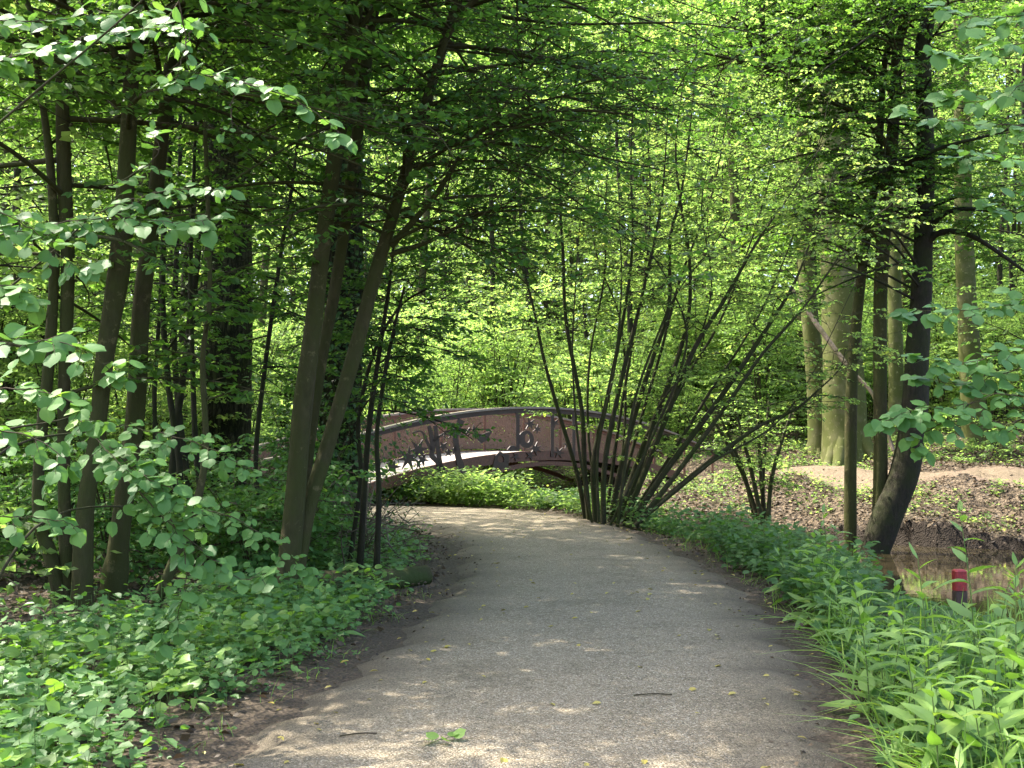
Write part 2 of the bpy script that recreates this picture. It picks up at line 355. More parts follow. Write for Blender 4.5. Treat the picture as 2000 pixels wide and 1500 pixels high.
def ground_mat():
    m, t, out = mat('forest_floor'); L = t.links.new
    ge = N(t, 'ShaderNodeNewGeometry')
    v = N(t, 'ShaderNodeTexVoronoi', i_Scale=17.0, i_Randomness=1.0); L(ge.outputs['Position'], v.inputs['Vector'])
    v2 = N(t, 'ShaderNodeTexVoronoi', i_Scale=31.0); L(ge.outputs['Position'], v2.inputs['Vector'])
    sx = N(t, 'ShaderNodeSeparateColor'); L(v.outputs['Color'], sx.inputs[0])
    r = ramp(t, [(0, (0.016, 0.011, 0.007)), (0.45, (0.046, 0.033, 0.020)), (0.8, (0.092, 0.067, 0.042)), (1, (0.14, 0.106, 0.070))]); L(sx.outputs[0], r.inputs[0])
    n = N(t, 'ShaderNodeTexNoise', i_Scale=1.3, i_Detail=5.0, i_Roughness=0.65); L(ge.outputs['Position'], n.inputs['Vector'])
    n3 = N(t, 'ShaderNodeTexNoise', i_Scale=60.0, i_Detail=3.0); L(ge.outputs['Position'], n3.inputs['Vector'])
    soil = ramp(t, [(0.3, (0.030, 0.022, 0.015)), (0.7, (0.095, 0.072, 0.050))]); L(n3.outputs[0], soil.inputs[0])
    a = N(t, 'ShaderNodeAttribute', attribute_name='rnd')
    ad = N(t, 'ShaderNodeMath', operation='MULTIPLY_ADD', **{'1': 0.9, '2': -0.45}); L(n.outputs[0], ad.inputs[0])
    ad2 = N(t, 'ShaderNodeMath', operation='ADD', use_clamp=True); L(ad.outputs[0], ad2.inputs[0]); L(a.outputs['Fac'], ad2.inputs[1])
    mx = N(t, 'ShaderNodeMix', data_type='RGBA'); L(ad2.outputs[0], mx.inputs[0]); L(r.outputs[0], mx.inputs[6]); L(soil.outputs[0], mx.inputs[7])
    p = N(t, 'ShaderNodeBsdfPrincipled', i_Roughness=0.85); p.inputs['Specular IOR Level'].default_value = 0.2
    sn = N(t, 'ShaderNodeSeparateXYZ'); L(ge.outputs['True Normal'], sn.inputs[0])
    mud_shade = ramp(t, [(0.55, (1, 1, 1)), (0.75, (0, 0, 0))]); L(sn.outputs['Z'], mud_shade.inputs[0])  # steep faces near black: bare mud with the undercut's shade painted in
    mx2 = N(t, 'ShaderNodeMix', data_type='RGBA'); L(mud_shade.outputs[0], mx2.inputs[0]); L(mx.outputs[2], mx2.inputs[6]); mx2.inputs[7].default_value = (0.016, 0.011, 0.007, 1)
    L(mx2.outputs[2], p.inputs['Base Color'])
    mu = N(t, 'ShaderNodeMath', operation='ADD'); L(v.outputs['Distance'], mu.inputs[0]); L(v2.outputs['Distance'], mu.inputs[1])
    b = N(t, 'ShaderNodeBump', i_Strength=0.8, i_Distance=0.03); L(mu.outputs[0], b.inputs['Height']); L(b.outputs[0], p.inputs['Normal'])
    L(p.outputs[0], out.inputs[0]); return m
M['ground'] = ground_mat()
def gravel_mat(name, cols, soil=((0.035, 0.027, 0.018), (0.115, 0.092, 0.063))):
    m, t, out = mat(name); L = t.links.new
    ge = N(t, 'ShaderNodeNewGeometry')
    v = N(t, 'ShaderNodeTexVoronoi', i_Scale=105.0); L(ge.outputs['Position'], v.inputs['Vector'])
    v2 = N(t, 'ShaderNodeTexVoronoi', i_Scale=46.0); L(ge.outputs['Position'], v2.inputs['Vector'])
    s1 = N(t, 'ShaderNodeSeparateColor'); L(v.outputs['Color'], s1.inputs[0])
    r = ramp(t, cols); L(s1.outputs[0], r.inputs[0])
    n = N(t, 'ShaderNodeTexNoise', i_Scale=1.1, i_Detail=6.0, i_Roughness=0.7); L(ge.outputs['Position'], n.inputs['Vector'])
    n2 = N(t, 'ShaderNodeTexNoise', i_Scale=14.0, i_Detail=4.0, i_Roughness=0.7); L(ge.outputs['Position'], n2.inputs['Vector'])
    br = ramp(t, [(0.32, (0.66, 0.64, 0.60)), (0.68, (1.18, 1.16, 1.12))]); L(n.outputs[0], br.inputs[0])
    mm = N(t, 'ShaderNodeMix', data_type='RGBA', blend_type='MULTIPLY', **{'0': 1.0}); L(r.outputs[0], mm.inputs[6]); L(br.outputs[0], mm.inputs[7])
    br2 = ramp(t, [(0.35, (0.78, 0.76, 0.74)), (0.65, (1.1, 1.1, 1.1))]); L(n2.outputs[0], br2.inputs[0])
    mm2 = N(t, 'ShaderNodeMix', data_type='RGBA', blend_type='MULTIPLY', **{'0': 1.0}); L(mm.outputs[2], mm2.inputs[6]); L(br2.outputs[0], mm2.inputs[7])
    so_ = ramp(t, [(0.3, soil[0]), (0.7, soil[1])]); L(n2.outputs[0], so_.inputs[0])
    a = N(t, 'ShaderNodeAttribute', attribute_name='rnd')
    ad = N(t, 'ShaderNodeMath', operation='MULTIPLY_ADD', **{'1': 1.6, '2': -0.80}); L(n.outputs[0], ad.inputs[0])
    ad3 = N(t, 'ShaderNodeMath', operation='MULTIPLY_ADD', **{'1': 1.5, '2': -0.75}); L(n2.outputs[0], ad3.inputs[0])
    ad4 = N(t, 'ShaderNodeMath', operation='ADD'); L(ad.outputs[0], ad4.inputs[0]); L(ad3.outputs[0], ad4.inputs[1])
    ad2 = N(t, 'ShaderNodeMath', operation='ADD', use_clamp=True); L(ad4.outputs[0], ad2.inputs[0]); L(a.outputs['Fac'], ad2.inputs[1])
    mx = N(t, 'ShaderNodeMix', data_type='RGBA'); L(ad2.outputs[0], mx.inputs[0]); L(mm2.outputs[2], mx.inputs[6]); L(so_.outputs[0], mx.inputs[7])
    p = N(t, 'ShaderNodeBsdfPrincipled', i_Roughness=0.8); p.inputs['Specular IOR Level'].default_value = 0.25; L(mx.outputs[2], p.inputs['Base Color'])
    mu = N(t, 'ShaderNodeMath', operation='MULTIPLY_ADD', **{'1': 0.6}); L(v2.outputs['Distance'], mu.inputs[0]); L(v.outputs['Distance'], mu.inputs[2])
    b = N(t, 'ShaderNodeBump', i_Strength=0.75, i_Distance=0.012); b.invert = True; L(mu.outputs[0], b.inputs['Height']); L(b.outputs[0], p.inputs['Normal'])
    L(p.outputs[0], out.inputs[0]); return m
M['gravel'] = gravel_mat('path_gravel', [(0, (0.120, 0.098, 0.066)), (0.35, (0.205, 0.170, 0.118)), (0.75, (0.290, 0.246, 0.178)), (0.93, (0.385, 0.335, 0.25)), (1, (0.50, 0.445, 0.35))])
M['sand'] = gravel_mat('track_sand', [(0, (0.085, 0.066, 0.043)), (0.5, (0.13, 0.10, 0.066)), (1, (0.18, 0.14, 0.095))], ((0.08, 0.055, 0.035), (0.15, 0.10, 0.07)))
def water_mat():
    m, t, out = mat('stream_water'); L = t.links.new
    ge = N(t, 'ShaderNodeNewGeometry')
    mp = N(t, 'ShaderNodeMapping'); mp.inputs['Scale'].default_value = (1, 1, 1); L(ge.outputs['Position'], mp.inputs[0])
    n = N(t, 'ShaderNodeTexNoise', i_Scale=5.0, i_Detail=3.0); L(mp.outputs[0], n.inputs['Vector'])
    p = N(t, 'ShaderNodeBsdfPrincipled', i_Roughness=0.03); p.inputs['Base Color'].default_value = (0.030, 0.024, 0.012, 1); p.inputs['IOR'].default_value = 1.33
    p.inputs['Specular IOR Level'].default_value = 0.8
    b = N(t, 'ShaderNodeBump', i_Strength=0.06, i_Distance=0.02); L(n.outputs[0], b.inputs['Height']); L(b.outputs[0], p.inputs['Normal'])
    L(p.outputs[0], out.inputs[0]); return m
M['water'] = water_mat()
def simple(name, col, rough=0.6, metal=0.0, var=0.35, scale=9.0, bump=0.15, col2=None):
    m, t, out = mat(name); L = t.links.new
    tc = N(t, 'ShaderNodeNewGeometry')
    n = N(t, 'ShaderNodeTexNoise', i_Scale=scale, i_Detail=6.0, i_Roughness=0.65); L(tc.outputs['Position'], n.inputs['Vector'])
    c = np.array(col); c2 = np.array(col2) if col2 is not None else c * (1 + var)
    r = ramp(t, [(0.3, tuple(c * (1 - var))), (0.7, tuple(c2))]); L(n.outputs[0], r.inputs[0])
    p = N(t, 'ShaderNodeBsdfPrincipled', i_Roughness=rough, i_Metallic=metal); L(r.outputs[0], p.inputs['Base Color'])
    b = N(t, 'ShaderNodeBump', i_Strength=bump, i_Distance=0.01); L(n.outputs[0], b.inputs['Height']); L(b.outputs[0], p.inputs['Normal'])
    L(p.outputs[0], out.inputs[0]); return m
M['corten'] = simple('weathered_steel', (0.100, 0.038, 0.023), 0.62, 0.0, 0.45, 22.0, 0.2)
M['corten_panel'] = simple('perforated_steel', (0.155, 0.082, 0.054), 0.6, 0.0, 0.5, 34.0, 0.3)
M['rail'] = simple('handrail_steel', (0.20, 0.155, 0.135), 0.34, 0.0, 0.3, 12.0, 0.1)
M['deck'] = simple('weathered_boards', (0.30, 0.26, 0.235), 0.55, 0.0, 0.3, 6.0, 0.2)
M['red'] = simple('red_paint', (0.22, 0.012, 0.014), 0.6, 0.0, 0.45, 40.0, 0.25)
M['postwood'] = simple('brown_post_wood', (0.045, 0.024, 0.017), 0.75, 0.0, 0.4, 30.0, 0.4)

def perforated():
    m = M['corten_panel']; t = m.node_tree; L = t.links.new
    out = [n for n in t.nodes if n.type == 'OUTPUT_MATERIAL'][0]; pr_ = [n for n in t.nodes if n.type == 'BSDF_PRINCIPLED'][0]
    ge = N(t, 'ShaderNodeNewGeometry'); v = N(t, 'ShaderNodeTexVoronoi', i_Scale=15.0); L(ge.outputs['Position'], v.inputs['Vector'])
    lt = N(t, 'ShaderNodeMath', operation='LESS_THAN', **{'1': 0.30}); L(v.outputs['Distance'], lt.inputs[0])
    tr = N(t, 'ShaderNodeBsdfTransparent'); mx = N(t, 'ShaderNodeMixShader'); L(lt.outputs[0], mx.inputs[0]); L(pr_.outputs[0], mx.inputs[1]); L(tr.outputs[0], mx.inputs[2])
    L(mx.outputs[0], out.inputs[0])
perforated()
M['corten'].node_tree.nodes['Bump'].inputs['Strength'].default_value = 0.4
M['cutout'] = simple('shade_darkened_steel', (0.032, 0.014, 0.009), 0.6, 0.0, 0.4, 22.0, 0.15)  # weathered steel with the near side's shade put into the colour
# ------------------------------------------------------------------ scene bookkeeping
def tag(o, label=None, cat=None, group=None, kind=None):
    if label: o['label'] = label
    if cat: o['category'] = cat
    if group: o['group'] = group
    if kind: o['kind'] = kind
    return o
def empty(name, loc, label, cat, group=None):
    o = bpy.data.objects.new(name, None); C.objects.link(o); o.location = loc; o.empty_display_size = 0.2
    return tag(o, label, cat, group)
def copy_tree(root, loc, rz=0.0, s=1.0, label=None, group=None):
    r = root.copy(); C.objects.link(r); r.location = loc; r.rotation_euler = (0, 0, rz); r.scale = (s, s, s)
    if label: r['label'] = label
    if group: r['group'] = group
    for ch in root.children:
        c = ch.copy(); C.objects.link(c); c.parent = r
    return r

# ------------------------------------------------------------------ ground, water, paths
def axis(*segs):
    out = []
    for a, b, st in segs: out.append(np.arange(a, b, st))
    return np.concatenate(out)
gx = axis((-600, -120, 60), (-120, -30, 6), (-30, -14, 1), (-14, 16, 0.2), (16, 40, 1), (40, 120, 6), (120, 661, 60))
gy = axis((-400, -40, 40), (-40, 0, 3), (0, 44, 0.2), (44, 70, 1), (70, 160, 6), (160, 801, 60))
GX, GY = np.meshgrid(gx, gy)
GZ = g(GX, GY)
pdist = path_d(GX, GY)
mb = MB(); nx, ny = len(gx), len(gy)
i = (np.arange(ny - 1)[:, None] * nx + np.arange(nx - 1)[None])
q = np.stack([i, i + 1, i + nx + 1, i + nx], -1).reshape(-1, 4)
GZp = GZ - 0.035 * sst((0.25 - pdist) / 0.35)
mb.add(np.stack([GX, GY, GZp], -1).reshape(-1, 3), [q], np.clip(1 - np.maximum(pdist, 0) / 1.1, 0, 1).ravel())
tag(mb.build('ground', M['ground'], smooth=True), 'brown leaf covered forest floor sloping to the stream', kind='structure')

def strip(name, L_, R_, m, dz, na, label, fade=0.25):
    n = len(L_); u = np.linspace(0, 1, na)
    P = L_[:, None] + (R_ - L_)[:, None] * u[None, :, None]
    x, y = P[..., 0], P[..., 1]
    wd = np.hypot(R_[:, 0] - L_[:, 0], R_[:, 1] - L_[:, 1])
    ed = np.minimum(u, 1 - u)[None] * wd[:, None]
    z = g(x, y) + dz - 0.055 * sst(1 - ed / 0.30)
    mb = MB(); i = (np.arange(n - 1)[:, None] * na + np.arange(na - 1)[None])
    mb.add(np.stack([x, y, z], -1).reshape(-1, 3), [np.stack([i, i + 1, i + na + 1, i + na], -1).reshape(-1, 4)], np.clip(1.0 - ed / fade, 0, 1).ravel())
    return tag(mb.build(name, m, smooth=True), label, kind='structure')
tt = np.arange(len(PD))
Ld = PD[:, :2].copy(); Rd = PD[:, 2:].copy()
Ld[:, 0] += 0.08 * np.sin(tt * 0.9) + 0.05 * np.sin(tt * 2.3); Rd[:, 0] += 0.07 * np.sin(tt * 1.1 + 1) + 0.05 * np.sin(tt * 2.9)
strip('path', Ld, Rd, M['gravel'], 0.012, 60, 'grey gravel path curving left towards the bridge', 0.85)
tc_ = cr(np.array([[6.4, 37.0, 0.9], [7.2, 33.6, 1.3], [9.2, 31.3, 1.75], [12, 29.3, 1.7], [16, 25, 1.4], [22, 18, 1.4], [34, 6, 1.4]]), 10)
tt_ = unit(np.gradient(tc_[:, :2], axis=0)); tp_ = np.stack([-tt_[:, 1], tt_[:, 0]], -1); wj = (tc_[:, 2] + 0.15 * np.sin(np.arange(len(tc_)) * 1.3))[:, None]
trk = np.hstack([tc_[:, :2] - tp_ * wj, tc_[:, :2] + tp_ * wj])
strip('sand_track', trk[:, 2:], trk[:, :2], M['sand'], 0.012, 16, 'sandy footpath along the top of the far bank', 0.7)
sd = cr(STREAM, 8)
tn = unit(np.gradient(sd[:, :2], axis=0)); pn = np.stack([-tn[:, 1], tn[:, 0]], -1)
mb = MB(); wL = sd[:, :2] + pn * (sd[:, 2:] + 0.9); wR = sd[:, :2] - pn * (sd[:, 2:] + 0.9)
V = np.stack([np.column_stack([wL, np.full(len(wL), WATER_Z)]), np.column_stack([wR, np.full(len(wR), WATER_Z)])], 1).reshape(-1, 3)
i = np.arange(len(wL) - 1)[:, None] * 2
mb.add(V, [np.concatenate([i, i + 1, i + 3, i + 2], -1)])
tag(mb.build('water', M['water']), 'still brown stream reflecting the trees', kind='structure')

# ------------------------------------------------------------------ trees placed in the photo
WK = 1.0
def stem3(px, Y, top=None, per=6, slope=0.0):
    """px: list of (x, y, width_px[, dY]) from the base up -> dense (x, y, z, r)"""
    out = []
    for p in px:
        Yp = Y + (p[3] if len(p) > 3 else 0)
        v = at(p[0], p[1], Yp); out.append([*v, p[2] / 2 * Yp / F * WK])
    if top:
        for t in top: out.append(list(t))
    return cr(np.array(out), per)
def rooted(S, depth=0.25, flare=1.35):
    """carry the foot of a stem into the ground"""
    b = S[0].copy(); zg = float(g(b[0], b[1]))
    d = S[0] - S[min(3, len(S) - 1)]; k = max(0.0, (S[0, 2] - zg + depth))
    sl_ = d[:2] / (abs(d[2]) + 1e-6); sl_ = np.clip(sl_, -0.5, 0.5)
    foot = b.copy(); foot[2] = zg - depth; foot[:2] += sl_ * k; foot[3] *= flare
    S = S.copy(); S[0, 3] *= (1 + (flare - 1) * 0.5)
    if S[0, 2] > zg - depth + 0.05: S = np.vstack([foot, S])
    return S

def make_tree(name, label, cat, stems, bark_m, leaf_m, growth, size=0.09, per=7, tmpl=MID, group=None, tilt=0.4, sides=14, lump=0.05,
              stem_name='trunk', extra=None, extra_twigs=None):
    """stems: list of dense polylines; growth: list of grow() dicts with key 'on' = stem index"""
    base = stems[0][0].copy(); origin = np.array([base[0], base[1], float(g(base[0], base[1]))])
    root = empty(name, origin, label, cat, group)
    mbs = [MB() for _ in stems]; crown = MB()
    for s, m_ in zip(stems, mbs): tube(m_, s[:, :3], s[:, 3], sides, lump)
    tot = 0
    for gr in growth:
        gr = dict(gr); on = gr.pop('on', 0); sz = gr.pop('size', size); pr = gr.pop('per', per); tl = gr.pop('tmpl', tmpl)
        limbs, sA, sB, tA, tB = grow(stems[on], **gr)
        for P_, r_ in limbs: tube(mbs[on], cr(P_, 2), np.interp(np.linspace(0, 1, 13), np.linspace(0, 1, 7), r_), 5)
        prisms(mbs[on], sA, sB, 0.007, 0.003); prisms(mbs[on], tA, tB, 0.003, 0.0015)
        leaves_on(crown, tA, tB, pr, sz, tl, tilt); tot += len(tA) * pr
    for m_ in mbs: m_.build(stem_name, bark_m, root, origin, True)
    if crown.n: crown.build('crown', leaf_m, root, origin)
    return root

def clear(p):           # keep low leaves out of the walking space and the view down the path
    x, y, z = p[:, 0], p[:, 1], p[:, 2]
    lim = 1.6 + (0.15 + 0.10 * np.sin(x * 1.9 + y * 0.7) * np.sin(x * 0.7 - y * 1.3)) * y + rng.normal(0, 0.35, len(x))
    inside = (x > -0.20 * y - 0.3) & (x < 0.24 * y + 0.3) & (y < 26)
    sight = (x > 0.20 * y) & (x < 0.345 * y) & (y < 24) & (z < 1.6 + 0.165 * y)
    return ~(inside & (z < lim)) & ~sight & (z > 1.2) & ~((np.abs(x) < 3) & (y < 6))

# --- left clump of stems
WK = 0.76
Y = hit(140, 1185)
s_b = rooted(stem3([(160, 1190, 56), (166, 1000, 46), (190, 850, 43), (205, 700, 46), (233, 520, 54), (246, 350, 44), (256, 150, 40), (268, 0, 38)], Y,
                   [(-4.2, Y + 0.3, 8.5, 0.09), (-4.6, Y + 0.6, 12.5, 0.04)]))
s_c = rooted(stem3([(226, 1110, 54), (246, 950, 48), (265, 800, 49), (276, 600, 45), (296, 450, 40), (312, 300, 36), (330, 150, 34), (346, 0, 32)], Y + 0.7,
                   [(-3.6, Y + 1.0, 8.5, 0.08), (-3.3, Y + 1.2, 12, 0.03)]))
s_a2 = rooted(stem3([(132, 1150, 34), (126, 1000, 31), (124, 800, 31), (130, 640, 33), (132, 500, 34), (126, 350, 36), (121, 150, 32), (118, 0, 30)], Y + 0.1,
                    [(-5.2, Y + 0.2, 8.5, 0.07), (-5.6, Y, 12, 0.03)]))
s_a1 = rooted(stem3([(122, 1190, 36), (100, 1090, 36), (76, 1010, 29), (78, 880, 29), (93, 740, 30), (103, 600, 27), (106, 480, 25), (96, 300, 20), (70, 120, 16), (50, 0, 14)], Y + 0.05,
                    [(-5.8, Y, 7.5, 0.03)]))
s_d = rooted(stem3([(296, 1200, 30), (330, 1120, 28), (366, 1030, 24), (392, 950, 20), (402, 860, 17), (396, 700, 14), (410, 560, 12)], Y - 0.2, [(-2.9, Y, 4.6, 0.02)]))
make_tree('multi_stemmed_hornbeam', 'clump of dark leaning trunks fanning up at the far left, bare earth at their feet', 'tree',
          [s_b, s_c, s_a2, s_a1, s_d], M['bark_brown'], M['leaf_mid'],
          [dict(on=0, nl=24, t0=0.60, t1=0.98, L=3.4, elev=0.35, droop=0.3, keep=clear),
           dict(on=1, nl=24, t0=0.60, t1=0.98, L=3.2, elev=0.35, droop=0.3, keep=clear),
           dict(on=2, nl=20, t0=0.48, t1=0.98, L=3.2, elev=0.3, droop=0.3, keep=clear),
           dict(on=3, nl=12, t0=0.35, t1=0.98, L=2.4, elev=0.3, droop=0.35, keep=clear),
           dict(on=0, nl=18, t0=0.74, t1=0.98, L=4.6, elev=0.15, droop=0.15, az=-1.2, azspread=0.7, tw=0.5, gap=0.3, size=0.12, tmpl=LO),  # this and the next set: unseen limbs added overhead to keep sun off the path
           dict(on=1, nl=18, t0=0.74, t1=0.98, L=4.8, elev=0.15, droop=0.15, az=-0.5, azspread=0.6, tw=0.5, gap=0.3, size=0.12, tmpl=LO),
           dict(on=4, nl=5, t0=0.6, t1=0.98, L=1.2, elev=0.4, keep=clear)], size=0.085, per=9, stem_name='stem')

# --- main smooth trunk with forks, beside the path
Y = hit(556, 1176)
f1 = rooted(stem3([(556, 1165, 60), (574, 1000, 54), (591, 800, 52), (610, 650, 46), (634, 450, 41), (664, 250, 38), (688, 100, 38), (697, 0, 36)], Y,
                  [(-1.35, Y, 8.6, 0.085), (-1.0, Y - 0.3, 13, 0.03)]))
f2 = stem3([(578, 1120, 46, 0.1), (600, 1000, 42, 0.15), (640, 870, 40, 0.25), (690, 700, 38, 0.35), (726, 560, 35, 0.45), (765, 430, 32, 0.5), (800, 310, 30, 0.5), (848, 150, 27, 0.5), (895, 0, 24, 0.5)], Y,
           [(0.1, Y + 0.6, 8.2, 0.05), (0.6, Y + 0.8, 11.5, 0.02)])
f3 = stem3([(580, 1080, 34, 0.35), (600, 900, 32, 0.5), (625, 720, 30, 0.6), (655, 560, 30, 0.6), (680, 400, 30, 0.6), (706, 200, 31, 0.6), (724, 60, 29, 0.6), (735, 0, 28, 0.6)], Y,
           [(-1.1, Y + 1.0, 8.6, 0.06), (-0.9, Y + 1.5, 12.5, 0.02)])
f4 = stem3([(790, 345, 22, 0.5), (812, 250, 18, 0.5), (850, 140, 17, 0.4), (880, 60, 16, 0.3), (940, -10, 14, 0.2)], Y, [(0.9, Y, 7.0, 0.03), (2.0, Y - 0.2, 8.6, 0.015)])
f5 = stem3([(764, 480, 18, 0.5), (800, 440, 16, 0.4), (855, 375, 14, 0.3), (910, 290, 13, 0.2), (965, 238, 12, 0.0), (1040, 222, 10, -0.2), (1130, 215, 8, -0.4), (1240, 225, 5, -0.6)], Y)
f6 = stem3([(762, 498, 13, 0.5), (830, 475, 10, 0.4), (900, 440, 8, 0.3), (960, 410, 7, 0.2), (1020, 402, 4, 0.1)], Y)
f7 = stem3([(958, 243, 8, 0), (990, 200, 7, 0), (1030, 140, 6, 0), (1080, 60, 5, 0)], Y)
make_tree('forked_tree', 'smooth brown trunk forked low into leaning stems, left edge of the gravel path', 'tree',
          [f1, f2, f3, f4, f5, f6, f7], M['bark_brown'], M['leaf_mid'],
          [dict(on=0, nl=22, t0=0.72, t1=0.98, L=3.2, elev=0.3, droop=0.3, keep=clear),
           dict(on=1, nl=34, t0=0.46, t1=0.98, L=2.9, elev=0.2, droop=0.35, keep=clear), dict(on=1, nl=9, t0=0.5, t1=0.9, L=3.4, elev=0.1, droop=0.2, keep=clear, az=0.2, azspread=0.8),
           dict(on=2, nl=18, t0=0.68, t1=0.98, L=2.8, elev=0.3, droop=0.3, keep=clear),
           dict(on=3, nl=16, t0=0.1, t1=0.98, L=2.2, elev=0.2, droop=0.3, keep=clear),
           dict(on=4, nl=24, t0=0.15, t1=0.98, L=1.7, elev=0.15, droop=0.35, nsub=7),
           dict(on=5, nl=9, t0=0.3, t1=0.98, L=1.0, elev=0.15, droop=0.4, nsub=5),
           dict(on=6, nl=16, t0=0.2, t1=0.98, L=1.8, elev=0.15, droop=0.3, nsub=6)], size=0.068, per=6, stem_name='stem')

# --- big furrowed trunks
WK = 1.0
Ye = 19.0
e1 = rooted(stem3([(440, 1000, 100), (442, 900, 94), (444, 700, 92), (446, 450, 90), (448, 200, 88), (450, 0, 84)], Ye, [(-4.75, Ye, 13, 0.3), (-4.6, Ye, 19, 0.1)]), 0.3, 1.3)
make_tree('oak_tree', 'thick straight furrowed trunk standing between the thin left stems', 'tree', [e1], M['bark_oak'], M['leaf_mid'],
          [dict(on=0, nl=58, t0=0.60, t1=0.99, L=6.2, elev=0.3, droop=0.25, nsub=9, tw=0.5, gap=0.3)], size=0.13, per=9, tmpl=LO, sides=26, lump=0.04)  # crown enlarged and thickened above the view to shade the path
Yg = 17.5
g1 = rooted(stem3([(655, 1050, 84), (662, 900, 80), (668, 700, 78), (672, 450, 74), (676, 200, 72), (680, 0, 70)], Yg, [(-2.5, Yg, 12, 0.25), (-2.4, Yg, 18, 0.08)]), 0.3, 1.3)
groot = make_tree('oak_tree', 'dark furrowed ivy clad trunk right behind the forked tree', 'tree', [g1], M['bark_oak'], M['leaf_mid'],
          [dict(on=0, nl=58, t0=0.60, t1=0.99, L=5.8, elev=0.3, droop=0.25, nsub=9, tw=0.5, gap=0.3)], size=0.13, per=9, tmpl=LO, sides=24, lump=0.05)  # upper crown likewise made bigger to shade the leaves and bend below
iv = MB(); n = 5200
tz = rng.random(n) ** 1.2 * 6.0; th = rng.random(n) * 6.28; rr = 0.33 + rng.random(n) ** 2 * np.where(tz < 2.6, 1.0, 0.6)
cx = np.interp(tz, g1[:, 2], g1[:, 0]); P_ = np.column_stack([cx + rr * np.cos(th), Yg + rr * np.sin(th), tz])
d_ = np.column_stack([np.cos(th), np.sin(th), np.full(n, -0.9)]) + rng.normal(0, 0.4, (n, 3))
leaves(iv, P_, d_, np.column_stack([np.cos(th), np.sin(th), np.full(n, 0.6)]) + rng.normal(0, 0.3, (n, 3)), 0.075 * (0.7 + 0.6 * rng.random(n)), MID)
iv.build('ivy', M['leaf_dark'], groot, np.array(groot.location))

# --- thin poles between the left trunks
def pole(px, Y, label, m=M['bark_dark'], L=1.6, nl=14, t0=0.4, **kw):
    s = rooted(stem3(px, Y), 0.15, 1.15)
    return make_tree('sapling', label, 'sapling', [s], m, M['leaf_mid'], [dict(on=0, nl=nl, t0=t0, t1=0.98, L=L, elev=0.25, droop=0.35, nsub=6, **kw)], size=0.085, per=7, tmpl=LO, sides=8)
pole([(352, 1010, 14), (350, 900, 13), (330, 760, 12), (318, 600, 12), (322, 420, 11), (335, 250, 9), (340, 60, 7)], 14.5, 'thin dark sapling just right of the leaning left clump, bowed left')
pole([(332, 980, 16), (345, 830, 15), (362, 700, 14), (380, 560, 13), (395, 420, 10), (420, 240, 8), (450, 60, 6)], 15, 'thin dark sapling slanting right in front of the thick furrowed trunk')
pole([(372, 970, 13), (352, 830, 13), (340, 660, 12), (345, 500, 11), (352, 300, 8), (350, 60, 6)], 16, 'thin sapling crossing its neighbour left of the thick furrowed trunk')
pole([(310, 960, 9), (302, 780, 9), (312, 600, 8), (320, 400, 7), (330, 150, 6)], 16.5, 'thinnest straight sapling beside the leaning left clump')
pole([(396, 1000, 12), (382, 870, 12), (376, 700, 10), (372, 520, 9), (380, 300, 7), (384, 60, 5)], 13.5, 'upright thin sapling against the left edge of the thick furrowed trunk')
pole([(505, 1010, 11), (500, 880, 10), (520, 700, 9), (545, 520, 8), (575, 330, 7), (600, 100, 5)], 15, 'thin slanting sapling between the furrowed trunk and the forked tree')
pole([(705, 1070, 13), (712, 950, 12), (722, 820, 11), (742, 680, 9), (760, 560, 7), (770, 470, 5)], 13.2, 'thin bent sapling right of the ivy clad trunk', L=1.1, nl=12, t0=0.4)
pole([(737, 1075, 12), (740, 960, 11), (736, 850, 9), (752, 730, 8), (770, 640, 6), (790, 560, 5)], 13.0, 'slim upright sapling at the left edge of the path bend', L=0.9, nl=11, t0=0.5)
pole([(690, 1050, 9), (705, 930, 9), (700, 820, 8), (730, 690, 7), (780, 600, 5), (840, 560, 4)], 13.6, 'thin sapling leaning right over the path bend with dark leaves', L=1.2, nl=12, t0=0.5)

